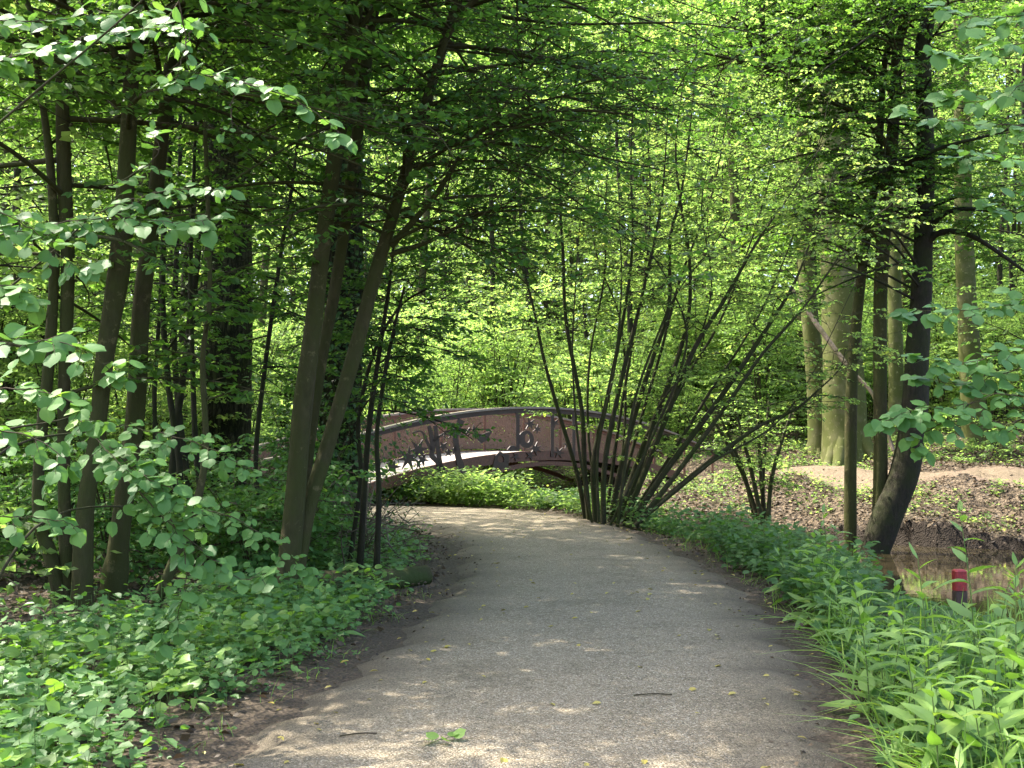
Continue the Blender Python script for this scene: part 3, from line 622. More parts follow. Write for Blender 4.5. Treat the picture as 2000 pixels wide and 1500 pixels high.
# --- hazel clump in the middle
Yh = 20.3
HZ = [
 ([(1146, 1030, 15), (1128, 930, 14), (1090, 800, 13), (1062, 700, 12), (1046, 620, 10), (1030, 555, 9), (1012, 500, 8), (985, 420, 6), (970, 330, 4)], 0.2),
 ([(1152, 1030, 17), (1142, 920, 16), (1136, 800, 15), (1106, 630, 14), (1100, 500, 12), (1094, 400, 10), (1100, 300, 8), (1106, 200, 6), (1112, 80, 4)], 0.0),
 ([(1164, 1030, 18), (1160, 900, 17), (1190, 760, 15), (1226, 570, 12), (1236, 450, 10), (1232, 330, 8), (1236, 180, 5)], -0.3),
 ([(1178, 1030, 18), (1182, 900, 17), (1214, 740, 15), (1256, 570, 12), (1288, 420, 10), (1300, 300, 7), (1306, 150, 5)], -0.5),
 ([(1188, 1035, 20), (1226, 860, 18), (1268, 720, 16), (1306, 600, 15), (1308, 470, 12), (1330, 380, 10), (1350, 230, 7), (1360, 80, 4)], 0.1),
 ([(1200, 1035, 22), (1250, 890, 20), (1306, 750, 18), (1344, 620, 15), (1346, 500, 13), (1330, 400, 10), (1320, 280, 8), (1340, 120, 5)], 0.4),
 ([(1214, 1035, 20), (1280, 870, 19), (1352, 690, 17), (1412, 590, 14), (1480, 470, 10), (1530, 400, 7), (1580, 320, 5)], -0.4),
 ([(1224, 1035, 22), (1300, 920, 20), (1408, 775, 18), (1492, 650, 15), (1548, 560, 12), (1580, 480, 9), (1610, 400, 6)], -0.7),
 ([(1232, 1030, 19), (1352, 930, 18), (1470, 840, 14), (1552, 800, 11), (1600, 760, 8), (1640, 720, 5)], -1.0),
 ([(1240, 1030, 18), (1340, 900, 16), (1420, 790, 14), (1490, 690, 12), (1570, 600, 9), (1640, 500, 7), (1690, 440, 5)], -1.2),
 ([(1170, 1030, 10), (1168, 880, 9), (1200, 720, 8), (1214, 560, 6), (1210, 440, 5)], -0.8),
 ([(1206, 1030, 11), (1222, 900, 10), (1240, 780, 9), (1290, 640, 8), (1330, 560, 6), (1400, 470, 5), (1440, 400, 4)], -1.0),
 ([(1190, 1030, 9), (1262, 880, 9), (1340, 680, 8), (1310, 560, 6), (1250, 470, 5), (1180, 420, 4), (1110, 400, 3)], -0.9),
 ([(1158, 1030, 8), (1130, 870, 8), (1118, 700, 7), (1124, 560, 6), (1134, 430, 4)], -0.6),
 ([(1236, 1030, 10), (1380, 910, 9), (1500, 840, 7), (1570, 760, 5), (1620, 660, 4)], -1.4),
 ([(1182, 1030, 12), (1204, 860, 11), (1230, 700, 10), (1262, 520, 8), (1270, 380, 7), (1262, 200, 5), (1266, 40, 3)], 0.7),
 ([(1196, 1030, 13), (1240, 860, 12), (1290, 690, 10), (1330, 540, 9), (1390, 380, 7), (1420, 220, 5), (1436, 60, 3)], 0.8),
 ([(1208, 1030, 13), (1270, 880, 12), (1340, 740, 10), (1400, 640, 9), (1450, 520, 7), (1500, 360, 5), (1530, 200, 4)], 0.6),
 ([(1218, 1030, 12), (1310, 890, 11), (1390, 760, 10), (1450, 670, 8), (1500, 580, 7), (1560, 430, 5), (1600, 280, 4)], 0.3),
 ([(1176, 1030, 9), (1150, 860, 9), (1152, 700, 8), (1180, 540, 7), (1184, 380, 5), (1196, 220, 4)], 0.9),
 ([(1190, 1030, 9), (1214, 900, 8), (1222, 760, 8), (1210, 620, 7), (1166, 500, 6), (1150, 380, 5), (1150, 240, 3)], 1.0),
 ([(1202, 1030, 10), (1256, 900, 9), (1284, 800, 8), (1350, 700, 7), (1390, 560, 6), (1370, 400, 5), (1400, 260, 4)], -0.2),
]
HZ = [([(*q[:2], q[2] * 0.64 * (1 - 0.35 * i / (len(p) - 1)), *q[3:]) for i, q in enumerate(p)]
       + [(2 * p[-1][0] - p[-2][0] + rng.normal(0, 12), 2 * p[-1][1] - p[-2][1], 1.4)], dy) for p, dy in HZ]
hz = [rooted(stem3(p, Yh + dy), 0.2, 1.2) for p, dy in HZ]
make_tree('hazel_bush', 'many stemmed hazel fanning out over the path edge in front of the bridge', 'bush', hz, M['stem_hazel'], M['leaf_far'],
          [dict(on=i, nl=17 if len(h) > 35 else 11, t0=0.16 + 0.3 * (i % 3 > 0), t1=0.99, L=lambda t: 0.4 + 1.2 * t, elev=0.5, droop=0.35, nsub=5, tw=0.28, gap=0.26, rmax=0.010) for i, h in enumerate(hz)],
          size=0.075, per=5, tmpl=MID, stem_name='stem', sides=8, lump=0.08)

# --- small bush on the bank right of the hazel
Ys = 24.5
sb = [rooted(stem3([(1486 + a, 1010, 9), (1470 + a + b * 0.4, 930, 8), (1450 + a * 1.5 + b, 850, 6), (1430 + a * 2 + b * 1.6, 780, 4)], Ys + c), 0.2) for a, b, c in
      ((0, 0, 0), (8, 20, 0.2), (-6, -30, 0.1), (14, 60, -0.1), (4, 40, 0.3), (-12, -10, 0.2))]
make_tree('bank_bush', 'small sunlit bush of thin stems on the bank right of the fanning hazel', 'bush', sb, M['stem_hazel'], M['leaf_far'],
          [dict(on=i, nl=9, t0=0.25, t1=0.98, L=0.8, elev=0.25, droop=0.3, nsub=4, tw=0.25) for i in range(6)], size=0.08, per=5, tmpl=LO, stem_name='stem', sides=6)

# --- right hand group at the water
Yk = hit(1700, 1112)
WK = 0.92
k1 = rooted(stem3([(1700, 1105, 58), (1728, 1020, 62), (1768, 920, 60), (1786, 800, 56), (1790, 700, 50), (1798, 600, 44), (1802, 500, 40), (1808, 300, 38), (1802, 100, 33), (1796, 0, 30)], Yk,
                  [(5.75, Yk, 9.5, 0.09), (5.6, Yk, 13.5, 0.03)]), 0.4)
k2 = stem3([(1800, 492, 16), (1826, 460, 14, -0.2), (1856, 452, 13, -0.4), (1900, 462, 11, -0.7), (1960, 500, 8, -1.0), (2040, 560, 5, -1.3)], Yk)
k3 = stem3([(1792, 440, 18, -0.1), (1780, 400, 17, -0.1), (1782, 360, 15, -0.1), (1768, 338, 13, -0.2), (1745, 328, 12, -0.3), (1700, 340, 9, -0.6), (1640, 345, 6, -0.9)], Yk)
k4 = stem3([(1820, 440, 12, -0.1), (1850, 415, 11, -0.4), (1900, 408, 9, -0.8), (1980, 420, 6, -1.2)], Yk)
k5 = stem3([(1745, 335, 11, -0.3), (1790, 310, 10, -0.6), (1850, 285, 8, -0.9), (1930, 265, 6, -1.2), (2010, 240, 4, -1.5)], Yk)
make_tree('leaning_tree', 'thick dark trunk curving up from the stream edge on the right, bark wound halfway up', 'tree', [k1, k2, k3, k4, k5], M['bark_dark'], M['leaf_mid'],
          [dict(on=0, nl=30, t0=0.56, t1=0.98, L=3.6, elev=0.3, droop=0.3, keep=clear),
           dict(on=0, nl=24, t0=0.46, t1=0.85, L=5.2, elev=0.25, droop=0.25, keep=clear, az=math.pi, azspread=0.9),
           dict(on=1, nl=8, t0=0.3, t1=0.98, L=0.9, elev=0.2, nsub=5),
           dict(on=2, nl=8, t0=0.4, t1=0.98, L=1.2, elev=0.2, nsub=6),
           dict(on=3, nl=8, t0=0.3, t1=0.98, L=1.0, elev=0.2, nsub=5),
           dict(on=4, nl=8, t0=0.3, t1=0.98, L=1.2, elev=0.2, nsub=6)], size=0.085, per=9, stem_name='stem')
l1 = rooted(stem3([(1661, 1085, 26), (1661, 900, 25), (1664, 740, 24), (1680, 560, 22), (1702, 400, 19), (1716, 300, 16), (1724, 150, 13), (1728, 0, 10)], Yk + 0.5, [(5.3, Yk + 0.5, 9.5, 0.03)]), 0.4, 1.1)
make_tree('slender_tree', 'slender pole like trunk left of the curving dark tree by the stream', 'tree', [l1], M['bark_brown'], M['leaf_mid'],
          [dict(on=0, nl=40, t0=0.48, t1=0.98, L=2.6, elev=0.25, droop=0.3, keep=clear)], size=0.085, per=9)
m1 = rooted(stem3([(1712, 1075, 32), (1719, 950, 30), (1719, 760, 29), (1720, 560, 29), (1730, 400, 29), (1744, 260, 26), (1752, 100, 23), (1755, 0, 21)], Yk + 0.25, [(5.5, Yk + 0.3, 10, 0.06), (5.3, Yk + 0.5, 13, 0.02)]), 0.4, 1.1)
m2 = stem3([(1722, 470, 17, 0.2), (1690, 445, 15, 0.1), (1650, 420, 12, -0.1), (1610, 415, 9, -0.3), (1540, 440, 5, -0.6)], Yk)
m4 = stem3([(1744, 300, 15), (1690, 232, 13, -0.1), (1620, 195, 11, -0.3), (1560, 150, 9, -0.6), (1450, 120, 7, -0.9), (1330, 95, 4, -1.2)], Yk)
m5 = stem3([(1752, 190, 12), (1680, 125, 10, 0.2), (1580, 85, 8, 0.3), (1460, 66, 6, 0.4), (1340, 58, 4, 0.5)], Yk)
m3 = stem3([(1686, 515, 9, 0.4), (1660, 490, 8, 0.2), (1600, 468, 7, 0), (1520, 455, 5, -0.3), (1420, 448, 3, -0.5)], Yk)
make_tree('slender_tree', 'straight trunk rising against the foot of the curving dark tree by the stream', 'tree', [m1, m2, m3, m4, m5], M['bark_brown'], M['leaf_mid'],
          [dict(on=0, nl=36, t0=0.46, t1=0.98, L=3.2, elev=0.28, droop=0.3, keep=clear),
           dict(on=0, nl=20, t0=0.5, t1=0.92, L=5.4, elev=0.15, droop=0.2, keep=clear, az=math.pi + 0.2, azspread=0.9),
           dict(on=1, nl=7, t0=0.2, t1=0.98, L=1.1, elev=0.35, nsub=5, keep=clear),
           dict(on=2, nl=6, t0=0.4, t1=0.98, L=0.9, elev=0.35, nsub=5, keep=clear),
           dict(on=3, nl=22, t0=0.15, t1=0.98, L=1.7, elev=0.1, droop=0.3, nsub=7),
           dict(on=4, nl=22, t0=0.1, t1=0.98, L=1.7, elev=0.1, droop=0.3, nsub=7)], size=0.08, per=8, stem_name='stem')

# --- beeches on the far bank
WK = 0.95
def beech(px, Y, label, top, roots=0, L=3.4, nl=26, t0=0.45, seed=0):
    s = rooted(stem3(px, Y, top), 0.4, 1.12)
    root = make_tree('beech_tree', label, 'tree', [s], M['bark_beech'], M['leaf_far'],
                     [dict(on=0, nl=nl, t0=t0, t1=0.99, L=L, elev=0.3, droop=0.3, nsub=8, tw=0.5, gap=0.34, keep=lambda p: p[:, 2] > 8.0)], size=0.13, per=6, tmpl=LO, sides=24, lump=0.05)
    if roots:
        mb = MB(); b = s[0]; rad = s[2][3]
        for i in range(roots):
            a = i * 6.283 / roots + rng.normal(0, 0.25); l = rad * rng.uniform(0.9, 1.7)
            u = np.linspace(0, 1, 7); x = b[0] + np.cos(a) * (rad * 0.35 + l * u); y = b[1] + np.sin(a) * (rad * 0.35 + l * u)
            z = g(x, y) - 0.1 + 1.0 * rad * 2 * (1 - u) ** 2.4
            tube(mb, np.column_stack([x, y, z]), rad * (0.40 - 0.27 * u), 8, 0.08)
        mb.build('root_flare', M['bark_beech'], root, np.array(root.location), True)
    return root
Yn = hit(1655, 893)
beech([(1655, 885, 98), (1650, 820, 88), (1645, 700, 80), (1640, 560, 76), (1632, 400, 70), (1628, 250, 64), (1626, 100, 58), (1622, 0, 54)], Yn, 'huge grey green beech with flared roots on the far bank',
      [(at(1622, -300, Yn)[0], Yn, 18, 0.3), (at(1620, -500, Yn)[0], Yn, 23, 0.1)], roots=9, L=4.5)
Yo = hit(1598, 880)
beech([(1600, 872, 48), (1598, 800, 42), (1590, 700, 37), (1580, 600, 35), (1572, 450, 32), (1570, 300, 30), (1572, 100, 26), (1575, 0, 24)], Yo, 'slimmer mossy beech touching the left side of the huge beech',
      [(at(1580, -200, Yo)[0], Yo, 17, 0.15), (at(1580, -400, Yo)[0], Yo, 21, 0.05)], roots=6)
Yp = hit(1905, 876)
beech([(1908, 868, 56), (1900, 780, 48), (1892, 650, 42), (1884, 500, 38), (1880, 350, 34), (1878, 150, 30), (1876, 0, 28)], Yp, 'straight beech trunk on the leafy rise at the far right',
      [(at(1876, -250, Yp)[0], Yp, 19, 0.15), (at(1876, -450, Yp)[0], Yp, 23, 0.05)], roots=6)
Yq = 40.0
beech([(1752, 830, 34), (1750, 740, 30), (1748, 620, 28), (1746, 450, 26), (1744, 250, 24), (1742, 0, 20)], Yq, 'grey trunk half hidden behind the two dark poles on the far bank',
      [(at(1742, -250, Yq)[0], Yq, 20, 0.1)], roots=0)
s = stem3([(1960, 895, 20), (1961, 870, 17), (1962, 846, 16)], hit(1960, 893)); s = rooted(s, 0.2, 1.3)
mb = MB(); tube(mb, s[:, :3], s[:, 3], 10, 0.06, cap=True)
tag(mb.build('tree_stump', M['bark_beech'], None, (s[0][0], s[0][1], s[0][2])), 'short pale broken stump beside the far right beech', 'stump')
# slanting dead stem against the beech
mb = MB(); s = stem3([(1545, 560, 7, 0), (1600, 640, 10, -0.6), (1660, 720, 9, -1.2), (1708, 776, 8, -1.6), (1745, 880, 9, -2)], Yn - 1.0); tube(mb, s[:, :3], s[:, 3], 7, 0.1)
tag(mb.build('dead_branch', M['deadwood'], None, s[0][:3]), 'brown dead branch slanting down across the huge beech', 'branch')

# ------------------------------------------------------------------ red topped post
Yr = 10.3; b = at(1875, 1190, Yr); zt = at(1875, 1112, Yr)[2]; zg = float(g(b[0], Yr))
root = empty('marker_post', (b[0], Yr, zg), 'brown wooden marker post with red painted top beside the stream', 'post')
def bevbox(mb, x0, x1, y0, y1, z0, z1, bv):
    xs = [x0, x0 + bv, x1 - bv, x1]; pts = [(x0 + bv, y0), (x1 - bv, y0), (x1, y0 + bv), (x1, y1 - bv), (x1 - bv, y1), (x0 + bv, y1), (x0, y1 - bv), (x0, y0 + bv)]
    rings = [[(x, y, z0) for x, y in pts], [(x, y, z1 - bv) for x, y in pts]]
    cx, cy = (x0 + x1) / 2, (y0 + y1) / 2; k = 1 - 2 * bv / (x1 - x0)
    rings.append([(cx + (x - cx) * k, cy + (y - cy) * k, z1) for x, y in pts])
    V = np.array(rings).reshape(-1, 3); q = []
    for r in range(2):
        for j in range(8): q.append((r * 8 + j, r * 8 + (j + 1) % 8, r * 8 + 8 + (j + 1) % 8, r * 8 + 8 + j))
    cap = [(16, 16 + j, 16 + j + 1) for j in range(1, 7)]
    mb.add(V, [np.array(q), np.array(cap)])
h = zt - zg; hw_ = 0.052
mb = MB(); bevbox(mb, -hw_, hw_, -hw_, hw_, -0.15, h - 0.19, 0.006); mb.build('shaft', M['postwood'], root)
mb = MB(); bevbox(mb, -hw_ - 0.002, hw_ + 0.002, -hw_ - 0.002, hw_ + 0.002, h - 0.188, h, 0.014); mb.build('red_cap', M['red'], root)

# ------------------------------------------------------------------ bridge
BA = R(50); BU = np.array([math.cos(BA), math.sin(BA)]); BN = np.array([-math.sin(BA), math.cos(BA)])
BO = np.array([0.92, 29.0]); BWID = 2.2; RAIL_H = 1.12; DECK0 = 1.31
def deckz(s):
    s = np.abs(np.asarray(s, float)); k = 0.0172
    return DECK0 - np.where(s < 8.0, k * s * s, k * 64 + (s - 8.0) * 2 * k * 8 * 0.45)
def bp(s, wv, z):
    s = np.asarray(s, float); z = np.broadcast_to(z, s.shape); wv = np.broadcast_to(wv, s.shape)
    return np.stack([BO[0] + BU[0] * s + BN[0] * wv, BO[1] + BU[1] * s + BN[1] * wv, z], -1)
broot = empty('footbridge', (*BO, 0), 'arched rust brown steel footbridge with leaf and bird cutout railing', 'bridge')
borg = np.array([BO[0], BO[1], 0])
S = np.linspace(-9.0, 9.0, 73)
def sweep(name, m, S, w0, w1, z0, z1, lab=None):
    """bar of rectangular section following the arch; z0, z1 arrays of bottom and top"""
    z0 = np.broadcast_to(z0, S.shape); z1 = np.broadcast_to(z1, S.shape)
    V = np.stack([bp(S, w0, z0), bp(S, w1, z0), bp(S, w1, z1), bp(S, w0, z1)], 1).reshape(-1, 3)
    n = len(S); i = np.arange(n - 1)[:, None] * 4; j = np.arange(4)[None]; k = (j + 1) % 4
    q = np.stack([i + j, i + k, i + 4 + k, i + 4 + j], -1).reshape(-1, 4)
    e = np.array([[0, 3, 2, 1], [4 * n - 4, 4 * n - 3, 4 * n - 2, 4 * n - 1]])
    mb = MB(); mb.add(V, [q, e]); o = mb.build(name, m, broot, borg)
    if lab: o['label'] = lab
    return o
dz = deckz(S)
# deck boards: one mesh, a narrow groove between boards
mbd = MB(); ss = np.arange(-9.2, 9.2, 0.15)
for s0 in ss:
    a = np.array([s0 + 0.004, s0 + 0.146]); zz = deckz(a)
    V = np.concatenate([bp(a, 0.07, zz), bp(a, BWID - 0.07, zz), bp(a, 0.07, zz - 0.04), bp(a, BWID - 0.07, zz - 0.04)])
    mbd.add(V, [np.array([[0, 2, 3, 1], [4, 5, 7, 6], [0, 1, 5, 4], [2, 6, 7, 3], [0, 4, 6, 2], [1, 3, 7, 5]])])
mbd.build('deck', M['deck'], broot, borg)
for w0, w1 in ((0.0, 0.06), (BWID - 0.06, BWID)):
    sweep('side_beam', M['corten'], S, w0, w1, dz - 0.22, dz + 0.03)
    ra = S[(S > -8.6) & (S < 8.6)]
    sweep('handrail', M['rail'], S, w0 - 0.05, w1 + 0.05, dz + RAIL_H - 0.02, dz + RAIL_H + 0.03)
    sweep('rail_beam', M['cutout'] if w0 == 0 else M['corten'], S, w0 + 0.01, w1 - 0.01, dz + RAIL_H - 0.13, dz + RAIL_H - 0.022)  # near beam uses the darkened steel as shade below the bright rail
    Sa = np.linspace(-6.0, 6.0, 49)
    sweep('lower_arch', M['corten'], Sa, w0 + 0.005, w1 - 0.005, DECK0 - 0.36 - 0.040 * Sa ** 2, DECK0 - 0.25 - 0.040 * Sa ** 2)
    for sp in np.arange(-8.4, 8.5, 1.68):
        if w0 == 0.0 and -5.5 < sp < 4: continue
        z_ = float(deckz(sp))
        sweep('post', M['corten'], np.array([sp - 0.04, sp + 0.04]), w0 + 0.012, w1 - 0.012, np.full(2, z_ + 0.01), np.full(2, z_ + RAIL_H - 0.1))
# far side: perforated panels between the posts
for k, sp in enumerate(np.arange(-8.4, 6.8, 1.68)):
    s_ = np.linspace(sp + 0.05, sp + 1.63, 7); z_ = deckz(s_)
    sweep('perforated_panel', M['corten_panel'], s_, BWID - 0.036, BWID - 0.024, z_ + 0.06, z_ + RAIL_H - 0.14)
# near side: cut steel plates, drawn as outlines in the plane of the railing
def onrail(px, py, wv=0.03):
    d = ray(px, py); o2 = BO + BN * wv
    t = ((o2[0]) * BN[0] + (o2[1]) * BN[1]) / (d[0] * BN[0] + d[1] * BN[1])
    p = np.array([0, 0, EYE]) + d * t
    return p
def plate(name, pts, hole=None, wv=-0.024, th=0.02, label=None):
    P = np.array([onrail(x, y, wv) for x, y in pts]); n = len(P)
    off = np.array([BN[0], BN[1], 0]) * th
    mb = MB()
    if hole is None:
        import mathutils
        s2 = [Vector((float((p[:2] - BO) @ BU), float(p[2]), 0)) for p in P]
        tri = mathutils.geometry.tessellate_polygon([s2])
        tri = np.array(tri); j = np.arange(n); k = (j + 1) % n
        mb.add(np.vstack([P, P + off]), [tri, tri[:, ::-1] + n, np.stack([j, k, k + n, j + n], -1)])
    else:                                   # ring: outer and inner outlines with equal counts
        H = np.array([onrail(x, y, wv) for x, y in hole]); j = np.arange(n); k = (j + 1) % n
        V = np.vstack([P, H, P + off, H + off])
        mb.add(V, [np.stack([j, k, n + k, n + j], -1), np.stack([2 * n + k, 2 * n + j, 3 * n + j, 3 * n + k], -1),
                   np.stack([j, 2 * n + j, 2 * n + k, k], -1), np.stack([n + j, n + k, 3 * n + k, 3 * n + j], -1)])
    o = mb.build(name, M['cutout'], broot, borg)
    if label: o['label'] = label
def star(cx, cy, r, n=7, rot=0.0, inner=0.33, squash=1.0):
    out = []
    for i in range(2 * n):
        a = rot + i * math.pi / n; q = r if i % 2 == 0 else r * inner
        out.append((cx + q * math.cos(a), cy + q * math.sin(a) * squash))
    return out
def band(pts):
    """outline of a tapering curved strip, pts (x, y, w)"""
    c = cr(np.array(pts, float), 5); t = unit(np.gradient(c[:, :2], axis=0)); nrm = np.stack([-t[:, 1], t[:, 0]], -1)
    a = c[:, :2] + nrm * c[:, 2:] / 2; b = c[:, :2] - nrm * c[:, 2:] / 2
    return [tuple(p) for p in np.vstack([a, b[::-1]])]
def ellipse(cx, cy, rx, ry, n=20, rot=0):
    return [(cx + rx * math.cos(a) * math.cos(rot) - ry * math.sin(a) * math.sin(rot), cy + rx * math.cos(a) * math.sin(rot) + ry * math.sin(a) * math.cos(rot)) for a in np.linspace(0, 2 * math.pi, n, endpoint=False)]
ONR = None
for c in ((798, 895, 26, 7, 0.3), (818, 878, 22, 6, 0.9), (768, 912, 17, 5, 1.2), (826, 898, 14, 5, 0.1), (818, 908, 9, 6, 0)): plate('leaf_cutout', star(*c))
plate('branch_cutout', band([(866, 930, 13), (858, 905, 11), (844, 890, 9), (846, 868, 10), (842, 845, 8), (838, 832, 6)]))
plate('branch_cutout', band([(844, 880, 6), (834, 862, 5), (828, 848, 4), (820, 842, 3), (806, 846, 3)]))
plate('branch_cutout', band([(846, 862, 5), (862, 850, 4), (880, 842, 3), (900, 842, 3), (912, 846, 2)]))
plate('post', [(847, 832), (854, 832), (868, 932), (859, 936)])
plate('trunk_cutout', band([(905, 925, 16), (897, 898, 12), (893, 878, 11), (890, 855, 11), (893, 838, 12), (902, 820, 13)]))
plate('branch_cutout', band([(896, 842, 5), (884, 830, 3), (872, 828, 3), (860, 834, 2)]))
plate('branch_cutout', band([(896, 846, 4), (908, 850, 3), (916, 840, 4), (918, 835, 2)]))
plate('flower_cutout', ellipse(874, 852, 7, 5), hole=ellipse(874, 852, 4.5, 3))
plate('flower_cutout', star(866, 872, 11, 5, 0.4, 0.4)); plate('flower_cutout', star(876, 884, 9, 5, 0.9, 0.4)); plate('leaf_cutout', star(888, 878, 9, 4, 0.2, 0.4))
plate('bird_cutout', [(925, 829), (929, 838), (935, 847), (942, 848), (950, 845), (962, 841), (956, 852), (950, 861), (940, 866), (934, 861), (930, 851), (923, 840)])
plate('birdhouse_cutout', [(964, 906), (968, 890), (976, 881), (986, 886), (994, 888), (994, 900), (993, 912), (980, 916), (967, 917), (963, 912)],
      hole=[(973, 900), (972, 896), (974, 891), (977, 889), (981, 890), (984, 894), (985, 899), (983, 903), (978, 903), (974, 902)])
plate('mouse_cutout', [(991, 878), (997, 871), (1004, 870), (1010, 874), (1008, 880), (998, 882)])
plate('wreath_cutout', ellipse(1028, 858, 15, 17, 22), hole=ellipse(1030, 856, 5, 9, 22))
for c in ((1036, 828, 13, 6, 0.2), (1050, 838, 10, 6, 0.6), (1046, 876, 14, 7, 0.5), (1036, 890, 10, 5, 0), (1008, 892, 9, 5, 0.4), (1092, 884, 12, 6, 0.1), (1084, 826, 10, 5, 0.4), (1108, 868, 9, 5, 0.8)): plate('leaf_cutout', star(*c))
plate('post', [(1008, 806), (1015, 806), (1015, 880), (1008, 880)])
for i_, px in enumerate((1076, 1118)): plate('post', [(px, 806), (px + 6, 806), (px + 6, 892), (px, 892)])

# ------------------------------------------------------------------ foreground hazel sprays (leafy shoots reaching into the frame)
def spray(ml, mt, px, Y, dens, size, side=0.22, face=(0, -0.55, 0.8), rad=0.004, tilt=0.22):
    """px: list of (x, y[, dY]); leaves along the shoot and on short side shoots"""
    P = np.array([at(p[0], p[1], Y + (p[2] if len(p) > 2 else 0)) for p in px]); P = cr(P, 6)
    P[1:-1] += rng.normal(0, 0.004, (len(P) - 2, 3))
    tube(mt, P, np.linspace(rad, 0.0013, len(P)), 5)
    seg = np.linalg.norm(np.diff(P, axis=0), axis=1); cum = np.concatenate([[0], np.cumsum(seg)]); Lt = cum[-1]
    n = max(2, int(Lt * dens * 1.15)); us = (np.arange(n) + 0.5 + rng.uniform(-0.3, 0.3, n)) / n * Lt
    Q = np.stack([np.interp(us, cum, P[:, k]) for k in range(3)], -1)
    T = unit(np.stack([np.interp(us + 0.02, cum, P[:, k]) - np.interp(us - 0.02, cum, P[:, k]) for k in range(3)], -1))
    up = unit(np.asarray(face, float)); H = unit(np.cross(T, up))
    sg = np.where(np.arange(n) % 2, 1.0, -1.0)
    ln = side * rng.uniform(0.25, 1.1, n) * (1.05 - 0.6 * us / Lt)
    E = Q + ln[:, None] * unit(T * 0.7 + H * sg[:, None] + rng.normal(0, 0.25, (n, 3)) + [0, 0, -0.12])
    prisms(mt, Q, E, 0.0022, 0.001)
    A = np.vstack([Q, P[-2:-1]]); B = np.vstack([E, P[-1:] + (P[-1:] - P[-2:-1])])
    leaves_on(ml, A, B, 4, size * 0.82, HAZEL, tilt, face, 0.3)

def shrub_root(name, label, base, shoots_world, sprays, leaf_m, Y, dens, size, group=None, tmpl=None, **kw):
    o = np.array([base[0], base[1], float(g(base[0], base[1]))])
    root = empty(name, o, label, 'shrub', group)
    for path_, r_ in shoots_world:
        mb = MB(); c = cr(np.array(path_, float), 8); tube(mb, c, np.linspace(r_, r_ * 0.3, len(c)), 8, 0.05)
        mb.build('stem', M['stem_hazel'], root, o, True)
    for s in sprays:
        ml, mt = MB(), MB()
        spray(ml, mt, s[0], s[1], s[2] if len(s) > 2 else dens, s[3] if len(s) > 3 else size, **kw)
        t_ = mt.build('leafy_shoot', M['twig'], root, o, True)
        l_ = ml.build('leaves', leaf_m, t_, o); 
        l_.matrix_parent_inverse.identity(); l_.location = (0, 0, 0)
    return root

LS = [
 ([(-60, 150), (60, 100), (160, 75), (270, 60), (360, 50)], 5.6, 20, 0.105),
 ([(-40, 40), (80, 40), (180, 30), (300, 20)], 6.0, 16, 0.10),
 ([(340, -60, -0.1), (362, 60), (368, 130), (400, 146), (460, 158), (540, 170)], 5.4, 10, 0.085),
 ([(400, 146), (470, 160), (560, 187), (625, 228), (672, 268)], 5.4, 9, 0.085),
 ([(375, 60), (360, 100), (345, 150), (330, 160)], 5.4, 9, 0.08),
 ([(470, 160, 0.02), (452, 205), (455, 240), (480, 262)], 5.4, 0.5, 0.05),
 ([(-50, 470), (60, 445), (150, 430), (250, 425), (340, 435), (430, 425)], 5.7, 16, 0.10),
 ([(-40, 400), (50, 440), (120, 500), (170, 525)], 5.5, 16, 0.10),
 ([(200, 370), (260, 340), (310, 300), (300, 260)], 6.2, 11, 0.09),
 ([(180, 420), (270, 385), (350, 370), (440, 372)], 6.0, 14, 0.09),
 ([(-40, 560), (20, 560), (60, 590)], 5.3, 16, 0.11),
 ([(-60, 690), (40, 670), (130, 672), (235, 735)], 5.0, 13, 0.115),
 ([(-40, 760), (60, 760), (150, 790), (180, 830)], 5.8, 13, 0.10),
 ([(-40, 840), (50, 850), (130, 905), (100, 940)], 5.6, 12, 0.10),
 ([(-20, 1010), (60, 1010), (130, 1020), (150, 1040)], 5.6, 12, 0.09),
 ([(150, 810, 0.4), (200, 870, 0.2), (260, 930), (320, 965)], 5.9, 14, 0.095),
 ([(200, 860, 0.4), (280, 930), (350, 960), (400, 1010)], 5.9, 17, 0.10),
 ([(250, 940, 0.2), (330, 1020), (400, 1080), (470, 1130), (520, 1120)], 5.9, 15, 0.095),
 ([(330, 1010, 0.1), (365, 1100), (350, 1190), (310, 1245)], 5.8, 14, 0.095),
 ([(240, 830, 0.5), (330, 850, 0.4), (420, 880, 0.3), (500, 930, 0.3)], 6.4, 14, 0.09),
 ([(360, 990, 0.6), (450, 1010, 0.5), (540, 1060, 0.5), (600, 1120, 0.5)], 6.8, 14, 0.085),
]
stems_w = []
base = np.array([-3.35, 5.6, 0.02])
for tgt in ((-60, 150, 5.6), (340, -60, 5.3), (-50, 470, 5.7), (-60, 690, 5.0), (-40, 400, 5.5), (-40, 840, 5.6), (-40, 40, 6.0)):
    e = at(*tgt); b0 = base + [rng.normal(0, 0.12), rng.normal(0, 0.12), -0.1]
    stems_w.append(([b0, b0 * 0.5 + e * 0.5 + [-0.7, 0, 0.45], e], 0.014))
e1_, e2_ = at(150, 810, 6.3), at(240, 830, 6.9)
for e in (e1_, e2_):
    stems_w.append(([base + [0.1, 0.2, -0.1], (base + e) / 2 + [-0.1, 0, 0.55], e], 0.014))
e = at(180, 420, 6.0); stems_w.append(([base + [0, 0.3, -0.1], (base + e) / 2 + [-0.35, 0, 0.3], e], 0.014))
e = at(360, 990, 7.4); stems_w.append(([base + [0.2, 0.6, -0.1], (base + e) / 2 + [0, 0, 0.5], e], 0.012))
shrub_root('hazel_shrub', 'broad leaved hazel reaching in from the left edge in front of the leaning trunks', base, stems_w, LS, M['leaf_hazel'], 5.6, 14, 0.1)

